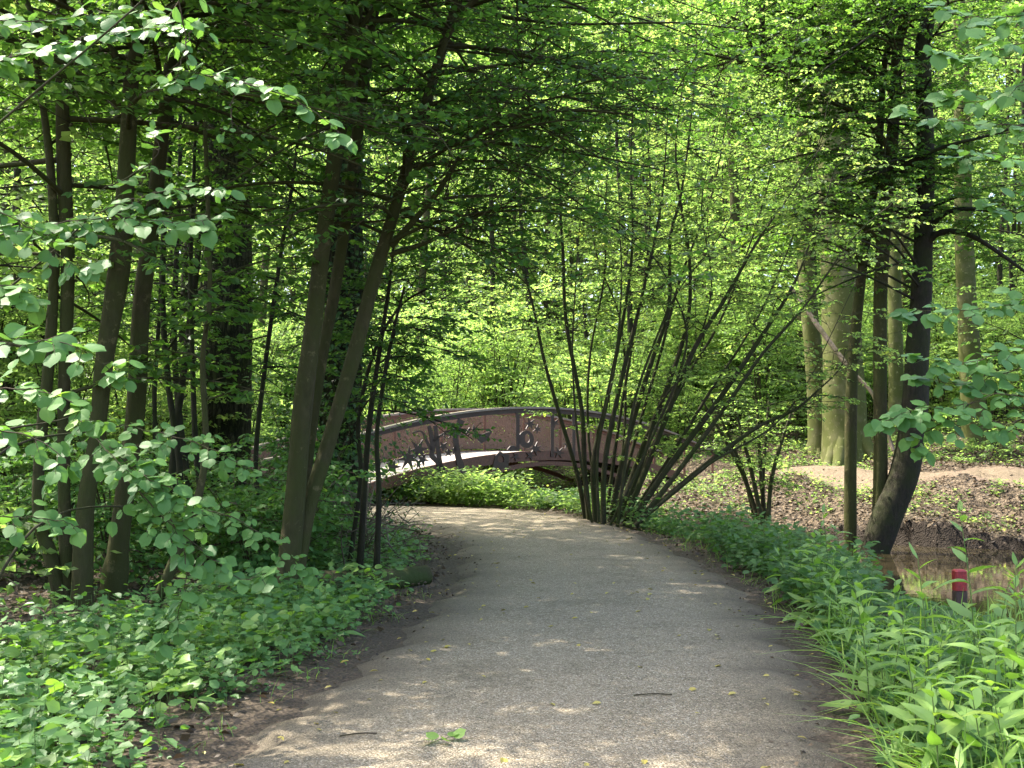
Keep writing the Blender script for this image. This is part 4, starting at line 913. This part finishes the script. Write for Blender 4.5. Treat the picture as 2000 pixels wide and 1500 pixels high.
RS = [
 ([(2060, 660), (1960, 690), (1880, 710), (1800, 700)], 7.0, 15, 0.105),
 ([(2060, 700), (1960, 730), (1880, 750), (1790, 735)], 7.1, 13, 0.10),
 ([(2080, 790), (1960, 770), (1880, 790), (1790, 800), (1720, 825)], 6.9, 14, 0.105),
 ([(1900, 785), (1850, 820), (1800, 850), (1790, 880)], 6.9, 13, 0.105),
 ([(2080, 820), (2010, 815), (1970, 830), (1940, 845)], 6.8, 13, 0.10),
 ([(2060, 560, 0.5), (1950, 600, 0.5), (1850, 605, 0.5), (1770, 610, 0.5)], 7.6, 12, 0.12),
 ([(2080, 380), (2010, 400), (1960, 415), (1930, 400)], 6.6, 14, 0.10),
 ([(2080, 260), (1980, 245), (1880, 240), (1780, 225)], 6.8, 11, 0.10),
 ([(2080, 150), (1990, 170), (1910, 200), (1850, 190)], 6.4, 14, 0.115),
 ([(2080, 60), (1980, 90), (1900, 110), (1830, 100)], 6.2, 13, 0.12),
 ([(2080, 20), (1990, 30), (1910, 35), (1840, 15)], 6.6, 13, 0.115),
 ([(2080, 320), (1990, 310), (1920, 300), (1860, 310)], 7.2, 12, 0.10),
]
base = np.array([4.6, 7.0, 0.0]); stems_w = []
for tgt in ((2080, 660, 7.0), (2080, 790, 6.9), (2080, 380, 6.6), (2080, 150, 6.4), (2080, 20, 6.4), (2060, 560, 8.1), (2080, 260, 6.8)):
    e = at(*tgt); b0 = base + [rng.normal(0, 0.15), rng.normal(0, 0.15), -0.2]
    stems_w.append(([b0, b0 * 0.6 + e * 0.4 + [0.2, 0, 0.35], e], 0.02))
shrub_root('hazel_shrub', 'hazel with pale leaves reaching in from the right edge over the stream', base, stems_w, RS, M['leaf_hazel'], 7, 14, 0.1)

# ------------------------------------------------------------------ the wood beyond: prototypes and copies
def proto_tree(name, label, group, H, r, nl, L, t0, size, seed, leaf, bark_m, tw=0.7, gap=0.5, nsub=7, per=6, lean=0.6, cat='tree'):
    a = rng.random() * 6.28
    P = np.array([[0, 0, -0.3, r * 1.4], [0, 0, 0.3, r], [0.1 * math.cos(a), 0.1 * math.sin(a), H * 0.3, r * 0.85],
                  [lean * math.cos(a + 1), lean * math.sin(a + 1), H * 0.65, r * 0.5], [lean * math.cos(a + .5), lean * math.sin(a + .5), H, 0.02]])
    s = cr(P, 6); root = empty(name, (0, 0, 0), label, cat, group)
    tm, cm = MB(), MB(); tube(tm, s[:, :3], s[:, 3], 10, 0.05)
    limbs, sA, sB, tA, tB = grow(s, nl, t0, 0.99, L, elev=0.35, droop=0.3, nsub=nsub, tw=tw, gap=gap)
    for P_, r_ in limbs: tube(tm, P_, r_, 4)
    prisms(tm, sA, sB, 0.009, 0.004)
    leaves_on(cm, tA, tB, per, size, LO, 0.45)
    tm.build('trunk', bark_m, root, (0, 0, 0), True); cm.build('crown', leaf, root)
    return root
def proto_shrub(name, label, group, H, ns, size, leaf, spread=0.5, nl=12, L=1.1):
    root = empty(name, (0, 0, 0), label, 'shrub', group); tm, cm = MB(), MB()
    for i in range(ns):
        a = rng.random() * 6.28; k = spread * rng.uniform(0.2, 1.0); h = H * rng.uniform(0.65, 1.05); b = rng.normal(0, 0.15, 2)
        P = cr(np.array([[b[0], b[1], -0.2, 0.03], [b[0] + 0.3 * k * math.cos(a) * h * 0.3, b[1] + 0.3 * k * math.sin(a) * h * 0.3, h * 0.4, 0.024],
                         [b[0] + k * math.cos(a) * h * 0.45, b[1] + k * math.sin(a) * h * 0.45, h * 0.8, 0.014], [b[0] + k * math.cos(a) * h * 0.75, b[1] + k * math.sin(a) * h * 0.75, h, 0.004]]), 5)
        tube(tm, P[:, :3], P[:, 3], 6)
        limbs, sA, sB, tA, tB = grow(P, nl, 0.18, 0.99, L, elev=0.3, droop=0.3, nsub=5, tw=0.34, gap=0.26, rmax=0.012)
        for P_, r_ in limbs: tube(tm, P_, r_, 3)
        leaves_on(cm, tA, tB, 5, size, LO, 0.42)
    tm.build('stem', M['stem_hazel'], root, (0, 0, 0), True); cm.build('crown', leaf, root)
    return root

GL = {'mid': ('slender young tree standing in the sunlit wood behind the footbridge', 'young trees in the sunlit wood behind the footbridge'),
      'left': ('young tree in the bright leaves behind the dark trunks on the left', 'young trees behind the dark left trunks'),
      'right': ('young tree on the rise behind the beeches on the right', 'young trees on the rise behind the beeches')}
SL = {'mid': ('bright green bush filling the understorey behind the footbridge', 'understorey bushes behind the footbridge'),
      'left': ('bright green bush behind the dark trunks on the left', 'understorey bushes behind the dark left trunks'),
      'right': ('green bush on the rise behind the beeches on the right', 'understorey bushes on the rise behind the beeches')}
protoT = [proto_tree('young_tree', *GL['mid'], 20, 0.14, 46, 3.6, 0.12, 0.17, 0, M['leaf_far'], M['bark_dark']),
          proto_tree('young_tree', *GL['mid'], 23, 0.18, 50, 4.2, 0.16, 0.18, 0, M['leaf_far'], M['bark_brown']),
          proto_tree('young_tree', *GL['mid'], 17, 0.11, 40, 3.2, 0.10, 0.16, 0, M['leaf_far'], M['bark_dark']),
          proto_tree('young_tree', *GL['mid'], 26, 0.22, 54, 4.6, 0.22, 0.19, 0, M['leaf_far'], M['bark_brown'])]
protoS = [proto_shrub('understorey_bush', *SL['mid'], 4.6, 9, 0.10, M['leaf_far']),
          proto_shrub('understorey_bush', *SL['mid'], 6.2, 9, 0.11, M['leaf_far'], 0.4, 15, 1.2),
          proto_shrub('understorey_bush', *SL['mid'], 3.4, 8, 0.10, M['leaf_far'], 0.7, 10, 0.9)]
def reg(x, y):
    px = 1000 + x / y * F
    return 'left' if px < 620 else ('mid' if px < 1500 else 'right')
used = set()
def place(protos, k, x, y, s, labels):
    r = reg(x, y); loc = (x, y, float(g(x, y)) - 0.05); rz = rng.random() * 6.28
    if k not in used:
        used.add(k); o = protos[k % 10]; o.location = loc; o.rotation_euler = (0, 0, rz); o.scale = (s, s, s); o['label'], o['group'] = labels[r]
    else: copy_tree(protos[k % 10], loc, rz, s, *labels[r])
def scatter(n, ylo, yhi, pxlo, pxhi, dmin, ok):
    out = []
    for _ in range(n * 60):
        y = rng.uniform(ylo, yhi); x = (rng.uniform(pxlo, pxhi) - 1000) / F * y
        if ok(x, y) and all((x - a) ** 2 + (y - b) ** 2 > dmin * dmin for a, b in out):
            out.append((x, y))
            if len(out) >= n: break
    return out
def free(x, y):
    e, s = stream_d(x, y)
    if e < 0.6: return False
    ax = (np.array([x, y]) - BO) @ BU; aw = (np.array([x, y]) - BO) @ BN
    if abs(ax) < 10.5 and -1.2 < aw < 3.4: return False
    if float(path_d(x, y)) < 1.2: return False
    return True
def tall_ok(x, y):
    if not free(x, y): return False
    px = 1000 + x / y * F
    if 1510 < px < 2000 and y < 44: return False
    if y < 44 and -16 < x < 10.5: return False                 # the sunny gap by the bridge
    return True
for i, (x, y) in enumerate(scatter(105, 30, 78, -250, 2250, 2.6, tall_ok)):
    place(protoT, i % 4, x, y, rng.uniform(0.8, 1.12), GL)
for x, y in scatter(11, 17, 27, -400, 560, 2.8, lambda x, y: free(x, y) and x < -8.5):
    place(protoT, int(rng.integers(0, 3)), x, y, rng.uniform(0.7, 0.95), GL)
protoS_keys = [10, 11, 12]
def placeS(i, x, y, s): place(protoS, 10 + i % 3, x, y, s, SL)
def far_ok(x, y):
    e, s = stream_d(x, y)
    if not free(x, y): return False
    px = 1000 + x / y * F
    if 1480 < px < 2100 and y < 39.5: return False          # open bank with the sandy track
    if 1300 < px < 1480 and y < 38: return False
    return True
for i, (x, y) in enumerate(scatter(170, 31, 62, -200, 2250, 1.35, far_ok)):
    placeS(i, x, y, rng.uniform(0.8, 1.25))
for i, (x, y) in enumerate(scatter(30, 17, 31, -250, 500, 1.5, lambda x, y: free(x, y) and x < -5.5)):
    placeS(i, x, y, rng.uniform(0.55, 0.9))

# low bushes in the shade between the left trunks
def low_bush(H, ns, lab):
    root = empty('low_bush', (0, 0, 0), lab, 'bush', 'low bushes in the shade between the left trunks'); tm, cm = MB(), MB()
    for i in range(ns):
        a = rng.random() * 6.28; k = rng.uniform(0.15, 0.6); h = H * rng.uniform(0.6, 1.05)
        P = cr(np.array([[0, 0, -0.1, 0.012], [k * math.cos(a) * h * 0.3, k * math.sin(a) * h * 0.3, h * 0.5, 0.008], [k * math.cos(a) * h, k * math.sin(a) * h, h, 0.003]]), 5)
        tube(tm, P[:, :3], P[:, 3], 5)
        limbs, sA, sB, tA, tB = grow(P, 9, 0.15, 0.99, 0.6, elev=0.3, droop=0.3, nsub=4, tw=0.26, gap=0.2, rmax=0.006)
        for P_, r_ in limbs: tube(tm, P_, r_, 3)
        leaves_on(cm, tA, tB, 4, 0.085, MID, 0.35)
    tm.build('stem', M['twig'], root, (0, 0, 0), True); cm.build('crown', M['leaf_hazel'], root)
    return root
LBL = 'low leafy bush in the shade between the trunks on the left'
pB = [low_bush(1.5, 6, LBL), low_bush(1.0, 6, LBL), low_bush(2.1, 7, LBL)]
for i, (x, y) in enumerate(((-3.5, 13.4), (-4.6, 14.2), (-5.6, 13.0), (-2.9, 12.6), (-6.6, 15.0), (-5.2, 16.2), (-3.9, 16.6), (-7.4, 17.0), (-4.3, 12.2), (-6.2, 12.2), (-3.2, 15.0), (-8.2, 15.6),
                            (-2.5, 13.0), (-2.8, 15.9), (-2.9, 16.8), (-2.6, 14.6), (-3.0, 16.2), (-3.3, 17.4), (-3.6, 17.9), (-6.9, 18.4))):
    loc = (x, y, float(g(x, y))); s = rng.uniform(0.75, 1.1)
    if i < 3: pB[i].location = loc; pB[i].scale = (s, s, s)
    else: copy_tree(pB[i % 3], loc, rng.random() * 6.28, s)

# far off wood reading as one mass
mb = MB(); n = 210000
a = rng.uniform(-0.75, 0.75, n); d = rng.uniform(76, 125, n); z = rng.random(n) ** 0.8 * 46
cl = np.sin(a * 47 + z * 0.6) + np.sin(a * 91 - z * 0.9 + d * 0.4) + np.sin(d * 0.8 + z * 0.5)
m_ = cl > -1.3; a, d, z = a[m_], d[m_], z[m_]; n = len(a)
pos = np.column_stack([np.sin(a) * d, np.cos(a) * d, z + 0.5])
leaves(mb, pos, rng.normal(0, 1, (n, 3)) - [0, 0, 0.4], rng.normal(0, 0.5, (n, 3)) + [0, 0, 1], rng.uniform(0.5, 1.25, n), LO)
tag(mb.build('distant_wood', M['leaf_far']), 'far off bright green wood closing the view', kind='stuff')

# trees added on the left, mostly unseen, to shade the path; one right
for i, (x, y, s) in enumerate(((-9.5, 7.5, 0.62), (-8.5, 13.5, 0.70), (-13, 11, 0.8), (-12.5, 16.5, 0.85), (8.5, 12.5, 0.55), (-6.0, 7.4, 0.68), (-6.2, 10.0, 0.74), (-9, 17, 0.8), (-8.6, 20.6, 0.72), (-7.3, 25.0, 0.88))):
    o = copy_tree(protoT[i % 3], (x, y, float(g(x, y)) - 0.05), rng.random() * 6.28, s, 'added broadleaf tree on the left, put in to shade the path' if x < 0 else 'broadleaf tree standing just beyond the right edge of the view', 'trees beside the view')

# ------------------------------------------------------------------ branch in the water, log, brush pile
mb = MB(); pts = [at(600, 1118, 11.6), at(680, 1105, 11.9), at(760, 1092, 12.3), at(830, 1086, 12.7)]
pts = [[*p[:2], float(g(p[0], p[1])) + 0.08] for p in pts]
tube(mb, cr(np.array(pts), 6), np.linspace(0.17, 0.12, 19), 14, 0.10, cap=True)
tag(mb.build('fallen_log', M['log'], None, pts[0], True), 'mossy rotten log lying behind the foot of the forked tree', 'log')
mb = MB()
n = 190; A = np.column_stack([rng.normal(-2.3, 0.42, n), rng.normal(14.6, 0.8, n), np.zeros(n)]); A[:, 2] = g(A[:, 0], A[:, 1]) + rng.random(n) ** 2 * 0.8
th = rng.random(n) * 6.28; el = rng.normal(0.2, 0.5, n); ln = rng.uniform(0.3, 1.3, n)
B = A + ln[:, None] * np.column_stack([np.cos(th) * np.cos(el), np.sin(th) * np.cos(el), np.abs(np.sin(el))])
for a_, b_ in zip(A, B):
    mid = (a_ + b_) / 2 + rng.normal(0, 0.05, 3); tube(mb, cr(np.array([a_, mid, b_]), 4), np.linspace(rng.uniform(0.006, 0.013), 0.003, 9), 5)
tag(mb.build('brush_pile', M['deadwood'], None, (-2.3, 14.6, 0)), 'tangled heap of pale dead sticks behind the forked tree', kind='stuff')

# ------------------------------------------------------------------ ground plants
TC = 0.5 * (trk[:, :2] + trk[:, 2:])
def track_d(x, y):
    x = np.asarray(x, float); y = np.asarray(y, float); out = np.empty(len(x))
    for i in range(0, len(x), 20000): out[i:i + 20000] = np.hypot(x[i:i + 20000, None] - TC[None, :, 0], y[i:i + 20000, None] - TC[None, :, 1]).min(1) - 1.45
    return out
def region(n, x0, x1, y0, y1, prob):
    x = rng.uniform(x0, x1, n); y = y0 + (y1 - y0) * rng.random(n); k = rng.random(n) < prob(x, y)
    return x[k], y[k]
def herbs(mb, ms, x, y, hmin, hmax, size, nleaf, tmpl, spread=0.11, tilt=0.35):
    n = len(x); z = g(x, y); h = rng.uniform(hmin, hmax, n) ** 1.0; tone = rng.random(n)
    top = np.column_stack([x + rng.normal(0, 0.04, n), y + rng.normal(0, 0.04, n), z + h])
    if ms is not None: prisms(ms, np.column_stack([x, y, z - 0.02]), top, 0.0028, 0.0016)
    for k in range(nleaf):
        u = rng.uniform(0.35, 1.0, n); a = rng.random(n) * 6.28; rr = spread * rng.uniform(0.3, 1.0, n) * (0.6 + h)
        p = np.column_stack([x, y, z]) + (top - np.column_stack([x, y, z])) * u[:, None]
        d = np.column_stack([np.cos(a), np.sin(a), rng.normal(0.05, 0.25, n)])
        p2 = p + d * rr[:, None]
        leaves(mb, p2, d, np.column_stack([np.zeros(n), np.full(n, -0.25), np.ones(n)]) + rng.normal(0, tilt, (n, 3)), size * rng.uniform(0.55, 1.25, n), tmpl, np.clip(0.6 * tone + 0.4 * rng.random(n), 0, 1))
nz = lambda x, y: 0.5 + 0.5 * np.sin(x * 2.3 + np.sin(y * 1.9)) * np.cos(y * 2.1 - x * 0.8)
# left verge, thick near the path, thinning to bare litter under the trunks
def pl(x, y):
    d = path_d(x, y); left = x < -0.4
    p = sst((d - 0.12) / 0.6) * (0.35 + 0.65 * nz(x, y))
    bare = sst((d - 1.9 - 0.4 * np.sin(y)) / 1.0) * (y > 7.6) * sst((y - 7.6) / 1.5)
    return np.where(left, p * (1 - 0.93 * bare), 0)
mb, ms = MB(), MB()
x, y = region(3400, -6.5, -0.4, 3.6, 11, lambda x, y: pl(x, y) * (nz(x * 0.7, y * 0.8 + 2) > 0.42)); herbs(mb, ms, x, y, 0.05, 0.28, 0.064, 9, MID, 0.12)
x, y = region(5200, -6.5, -0.4, 3.6, 11, lambda x, y: pl(x, y) * (nz(x * 0.7, y * 0.8 + 2) < 0.58)); herbs(mb, ms, x, y, 0.04, 0.24, 0.070, 8, LOBED, 0.12)
x, y = region(700, -6.5, -0.8, 4.5, 11, pl); herbs(mb, ms, x, y, 0.2, 0.42, 0.085, 11, MID, 0.16)
x, y = region(3800, -7.5, -0.5, 10.5, 19, pl); herbs(mb, ms, x, y, 0.06, 0.30, 0.075, 8, MID, 0.13)
x, y = region(900, -6.5, -0.4, 3.6, 9, lambda x, y: (x < -0.4) * (path_d(x, y) > 0.02) * (path_d(x, y) < 0.5)); herbs(mb, None, x, y, 0.01, 0.05, 0.035, 6, MID, 0.07)
mb2 = MB()
x, y = region(1500, -6.5, -0.4, 3.6, 12, lambda x, y: pl(x, y) * (nz(x * 0.8 + 3, y * 0.9) > 0.55)); herbs(mb2, ms, x, y, 0.10, 0.34, 0.085, 8, HAZEL, 0.13)
x, y = region(420, -6.5, -0.4, 3.6, 10, pl); herbs(mb2, ms, x, y, 0.04, 0.18, 0.15, 7, LANCE, 0.04)
tag(mb2.build('pale_ground_cover', M['leaf_weed']), 'paler broad leaved plants mixed into the left verge', kind='stuff')
tag(mb.build('ground_cover', M['leaf_herb']), 'low leafy ground cover on the left verge of the path', kind='stuff')
tag(ms.build('ground_cover_stalks', M['green_stem']), 'thin stalks of the ground cover left of the path', kind='stuff')
# right verge, shady and dark towards the stream
mb, ms = MB(), MB()
def pr(x, y):
    d = path_d(x, y); e, s = stream_d(x, y)
    return np.where((x > 0.3) & ((s < 0) & (e > 0.1)), sst((d - 0.05) / 0.5) * (0.5 + 0.5 * nz(x, y)), 0)
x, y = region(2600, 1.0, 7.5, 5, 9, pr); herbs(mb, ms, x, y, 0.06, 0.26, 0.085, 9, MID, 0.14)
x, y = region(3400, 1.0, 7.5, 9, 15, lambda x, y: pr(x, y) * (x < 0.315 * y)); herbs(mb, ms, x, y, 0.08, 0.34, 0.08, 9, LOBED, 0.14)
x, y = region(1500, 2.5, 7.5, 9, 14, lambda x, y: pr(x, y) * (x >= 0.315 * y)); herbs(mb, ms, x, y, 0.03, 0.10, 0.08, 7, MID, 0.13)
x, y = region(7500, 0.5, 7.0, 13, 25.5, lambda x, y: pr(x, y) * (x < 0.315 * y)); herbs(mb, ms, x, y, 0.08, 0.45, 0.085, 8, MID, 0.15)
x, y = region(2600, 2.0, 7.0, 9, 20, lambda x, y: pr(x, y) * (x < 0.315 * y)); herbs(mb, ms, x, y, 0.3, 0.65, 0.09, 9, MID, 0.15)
tag(mb.build('undergrowth', M['leaf_herb_shade']), 'dark leafy undergrowth between the path and the stream', kind='stuff')
tag(ms.build('undergrowth_stalks', M['green_stem']), 'thin stalks of the undergrowth by the stream', kind='stuff')
mbz = MB()
x, y = region(900, 0.9, 4.2, 18.6, 23.5, lambda x, y: (path_d(x, y) > 0.05) * np.exp(-((x - 2.3) ** 2 + (y - 20.6) ** 2) / 1.6)); herbs(mbz, None, x, y, 0.15, 0.8, 0.085, 10, MID, 0.18)
tag(mbz.build('leafy_undergrowth', M['leaf_far']), 'leafy undergrowth round the foot of the fanning hazel', kind='stuff')
# sunlit plants along the outer edge of the bend and on the near stream bank, and on the far banks
mb = MB()
def pc(x, y):
    d = path_d(x, y); e, s = stream_d(x, y)
    return np.where((s < 0) & (e > 0.0) & (d > 0.03), 0.45 + 0.55 * nz(x, y), 0)
x, y = region(7500, -9, 2.5, 21, 31, pc); herbs(mb, None, x, y, 0.08, 0.42, 0.095, 8, LO, 0.16)
x, y = region(1900, -5.0, 0.2, 23.8, 27.5, pc); herbs(mb, None, x, y, 0.4, 0.8, 0.11, 14, LO, 0.2)
def pf(x, y):
    e, s = stream_d(x, y); px = 1000 + x / y * F
    k = 0.40 + 0.50 * nz(x * 0.6, y * 0.6); k = np.where(px < 1500, k + 0.25, k)
    return np.where((s > 0) & (e > 0.25) & (track_d(x, y) > 0.1), k * (e > 0.3) * np.where((e > 2.6) & (e < 6.5) & (px > 1450), 0.12, 1.0), 0)
x, y = region(9000, -6, 16, 24, 42, pf); herbs(mb, None, x, y, 0.04, 0.30, 0.095, 7, LO, 0.17)
x, y = region(5000, -22, 20, 36, 60, lambda x, y: 0.4 + 0.5 * nz(x, y)); herbs(mb, None, x, y, 0.1, 0.6, 0.14, 9, LO, 0.25)
x, y = region(3000, -24, -4.5, 16, 38, lambda x, y: (path_d(x, y) > 0.3) * (0.2 + 0.5 * nz(x, y))); herbs(mb, None, x, y, 0.1, 0.5, 0.12, 9, LO, 0.2)
tag(mb.build('woodland_plants', M['leaf_far']), 'sunlit low plants along the bend of the path and the banks', kind='stuff')
# saplings sprouts on the far bank
# brown leaf litter
mb = MB()
def litter(n, x0, x1, y0, y1, ok, size):
    x, y = region(n, x0, x1, y0, y1, ok); n = len(x); p = np.column_stack([x, y, g(x, y) + rng.random(n) * 0.035 + 0.016])
    a = rng.random(n) * 6.28
    leaves(mb, p, np.column_stack([np.cos(a), np.sin(a), rng.normal(0, 0.3, n)]), np.column_stack([rng.normal(0, 0.75, (n, 2)), np.ones(n)]), size * rng.uniform(0.6, 1.3, n), LO)
litter(16000, -11, -0.6, 4.5, 20, lambda x, y: (path_d(x, y) > 0.06) * 0.9, 0.062)
litter(36000, 3, 17, 23, 41, lambda x, y: ((stream_d(x, y)[1] > 0) & (stream_d(x, y)[0] > -0.1)) * np.where(track_d(x, y) > 0, 0.9, 0.03), 0.085)
litter(9000, -7, 5, 26, 37, lambda x, y: ((stream_d(x, y)[0] > 0.05) & (path_d(x, y) > 0.1)) * 0.9, 0.085)
litter(7000, 0.6, 7, 5, 24, lambda x, y: ((path_d(x, y) > 0.03) & (stream_d(x, y)[0] > 0.3)) * 0.8, 0.06)
litter(16000, -4.5, 4.5, 4.6, 25, lambda x, y: ((path_d(x, y) > -0.55) & (path_d(x, y) < 0.35)) * sst((path_d(x, y) + 0.55) / 0.6) * (0.3 + 0.7 * nz(x * 2.2, y * 1.7)), 0.034)
tag(mb.build('leaf_litter', M['litter']), 'brown dead leaves littering the ground under the trees', kind='stuff')
# grass
mb = MB()
def grass(n, x0, x1, y0, y1, ok, lo, hi):
    x, y = region(n, x0, x1, y0, y1, ok); n = len(x); a = rng.random(n) * 6.28
    d = np.column_stack([np.cos(a) * 0.45, np.sin(a) * 0.45, np.ones(n)]); nn = np.column_stack([-np.cos(a), -np.sin(a), np.full(n, 0.45)])
    leaves(mb, np.column_stack([x, y, g(x, y) - 0.01]), d, nn, rng.uniform(lo, hi, n), BLADE)
grass(4200, 1.5, 4.2, 4.2, 9.5, lambda x, y: ((path_d(x, y) > 0.12) & (path_d(x, y) < 1.9)) * (0.4 + 0.6 * nz(x * 1.5, y * 1.5)), 0.16, 0.5)
grass(2200, 1.5, 5.0, 9, 18, lambda x, y: ((path_d(x, y) > -0.02) & (path_d(x, y) < 0.6)) * 0.7, 0.08, 0.25)
grass(1500, -3.0, -0.4, 4, 12, lambda x, y: ((path_d(x, y) > 0.0) & (path_d(x, y) < 0.5)) * (nz(x * 2, y * 2) > 0.6), 0.05, 0.16)
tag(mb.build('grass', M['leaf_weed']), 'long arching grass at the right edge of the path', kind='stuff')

# tall weeds at the right edge: every plant a thing
WG = 'tall weeds at the right edge of the path'
def weed(Hh, nlf, tmpl, size, seed):
    root = empty('tall_weed', (0, 0, 0), 'pale green weed with long pointed leaves at the right edge of the path', 'weed', WG)
    st, lf = MB(), MB()
    lean = rng.normal(0, 0.10, 2)
    P = cr(np.array([[0, 0, -0.05], [lean[0] * 0.3, lean[1] * 0.3, Hh * 0.5], [lean[0], lean[1], Hh]]), 6); tube(st, P, np.linspace(0.006, 0.002, len(P)), 6)
    u = np.linspace(0.08, 0.98, nlf); a = np.arange(nlf) * 2.4 + rng.random(nlf)
    p = np.stack([np.interp(u, np.linspace(0, 1, len(P)), P[:, k]) for k in range(3)], -1)
    up_ = 0.25 + 0.9 * u ** 2
    d = np.column_stack([np.cos(a), np.sin(a), up_]); nn = np.column_stack([-np.cos(a) * 0.5, -np.sin(a) * 0.5, np.ones(nlf)]) + rng.normal(0, 0.2, (nlf, 3))
    leaves(lf, p, d, nn, size * (1.15 - 0.75 * u) * rng.uniform(0.8, 1.15, nlf), tmpl)
    st.build('stalk', M['green_stem'], root, (0, 0, 0), True); lf.build('foliage', M['leaf_weed'], root)
    return root
protoW = [weed(0.75, 14, DOCK, 0.29, 0), weed(0.95, 16, LANCE, 0.28, 0), weed(0.6, 12, DOCK, 0.31, 0), weed(0.5, 11, LANCE, 0.30, 0), weed(1.15, 16, DOCK, 0.26, 0)]
first = set(); cnt = 0
spots = [(1908, 1335, 4), (1700, 1400, 0), (1690, 1300, 2), (1820, 1420, 1), (1745, 1270, 2), (1940, 1380, 0)]
wx = []
for sx_, sy_, k in spots:
    Yw = hit(sx_, sy_); p = at(sx_, sy_, Yw); wx.append((p[0], p[1], k))
for _ in range(4000):
    if len(wx) >= 84: break
    x_ = rng.uniform(1.7, 5.0); y_ = rng.uniform(4.6, 11.5)
    if float(path_d(x_, y_)) > 0.24 and 1000 + x_ / y_ * F < 2080 and (y_ < 7.4 or 1000 + x_ / y_ * F < 1660) and not (y_ > 5.4 and 1825 < 1000 + x_ / y_ * F < 1925) and all((x_ - a_) ** 2 + (y_ - b_) ** 2 > 0.03 for a_, b_, _k in wx):
        wx.append((x_, y_, int(rng.choice([0, 1, 2, 3, 2, 3]))))
for x_, y_, k in wx:
    loc = (x_, y_, float(g(x_, y_))); s = rng.uniform(0.65, 1.0) if k != 4 else 1.0; rz = rng.random() * 6.28
    if k not in first: first.add(k); o = protoW[k]; o.location = loc; o.rotation_euler = (0, 0, rz)
    else: copy_tree(protoW[k], loc, rz, s)
protoW[4]['label'] = 'tallest weed, rising in front of the red topped marker post'

# pale yellow leaves fallen on the path, each a thing
mb = MB(); leaves(mb, [[0, 0, 0]], [[1, 0, 0.05]], [[0, 0.1, 1]], 0.052, MID)
yl = tag(mb.build('fallen_leaf', M['leaf_yellow']), 'small yellow leaf fallen on the gravel path', 'leaf', 'yellow leaves fallen on the path')
k = 0
while k < 270:
    t_ = rng.random(); y_ = 5.0 + 17 * rng.random(); x_ = rng.uniform(-2.2, 3.0); d_ = float(path_d(x_, y_))
    if d_ > 0.15 or rng.random() > (0.25 + 0.75 * sst((d_ + 1.2) / 1.0)): continue
    o = yl if k == 0 else yl.copy()
    if k: C.objects.link(o)
    o.location = (x_, y_, float(g(x_, y_)) + 0.022); o.rotation_euler = (rng.normal(0, 0.12), rng.normal(0, 0.12), rng.random() * 6.28)
    s = rng.uniform(0.55, 1.25); o.scale = (s, s, s); k += 1
# green sprig lying on the path
Yf = hit(866, 1457); p = at(866, 1457, Yf); pz = float(g(p[0], p[1])) + 0.02
root = empty('fallen_sprig', (p[0], p[1], pz), 'bright green torn sprig lying on the path near the camera', 'sprig')
mb = MB(); tube(mb, cr(np.array([[-0.07, -0.03, 0], [0, 0.01, 0.012], [0.07, 0.05, 0.018]]), 4), 0.002, 5); mb.build('twig', M['green_stem'], root)
mb = MB(); a = np.array([0.2, 2.6, 3.6, 0.9, 5.2]); leaves(mb, [[0.05, 0.04, 0.02], [-0.03, 0, 0.02], [-0.05, -0.02, 0.012], [0.03, 0.03, 0.02], [0, 0, 0.012]],
   np.column_stack([np.cos(a), np.sin(a), np.full(5, 0.25)]), np.column_stack([rng.normal(0, 0.35, (5, 2)), np.ones(5)]), 0.075, HAZEL); mb.build('foliage', M['leaf_weed'], root)
# dark twigs on the gravel
for px_, py_, ln, a in ((1275, 1366, 0.24, 0.05), (700, 1445, 0.2, 0.25)):
    Yt = hit(px_, py_); p = at(px_, py_, Yt); z_ = float(g(p[0], p[1])) + 0.017
    mb = MB(); tube(mb, cr(np.array([[-ln / 2 * math.cos(a), -ln / 2 * math.sin(a), 0], [0, 0.008, 0.006], [ln / 2 * math.cos(a), ln / 2 * math.sin(a), 0.002]]), 4) + [p[0], p[1], z_], 0.004, 5, 0.1, True)
    tag(mb.build('fallen_twig', M['twig'], None, (p[0], p[1], z_)), 'thin dark twig fallen on the gravel path', 'twig', 'twigs fallen on the path')
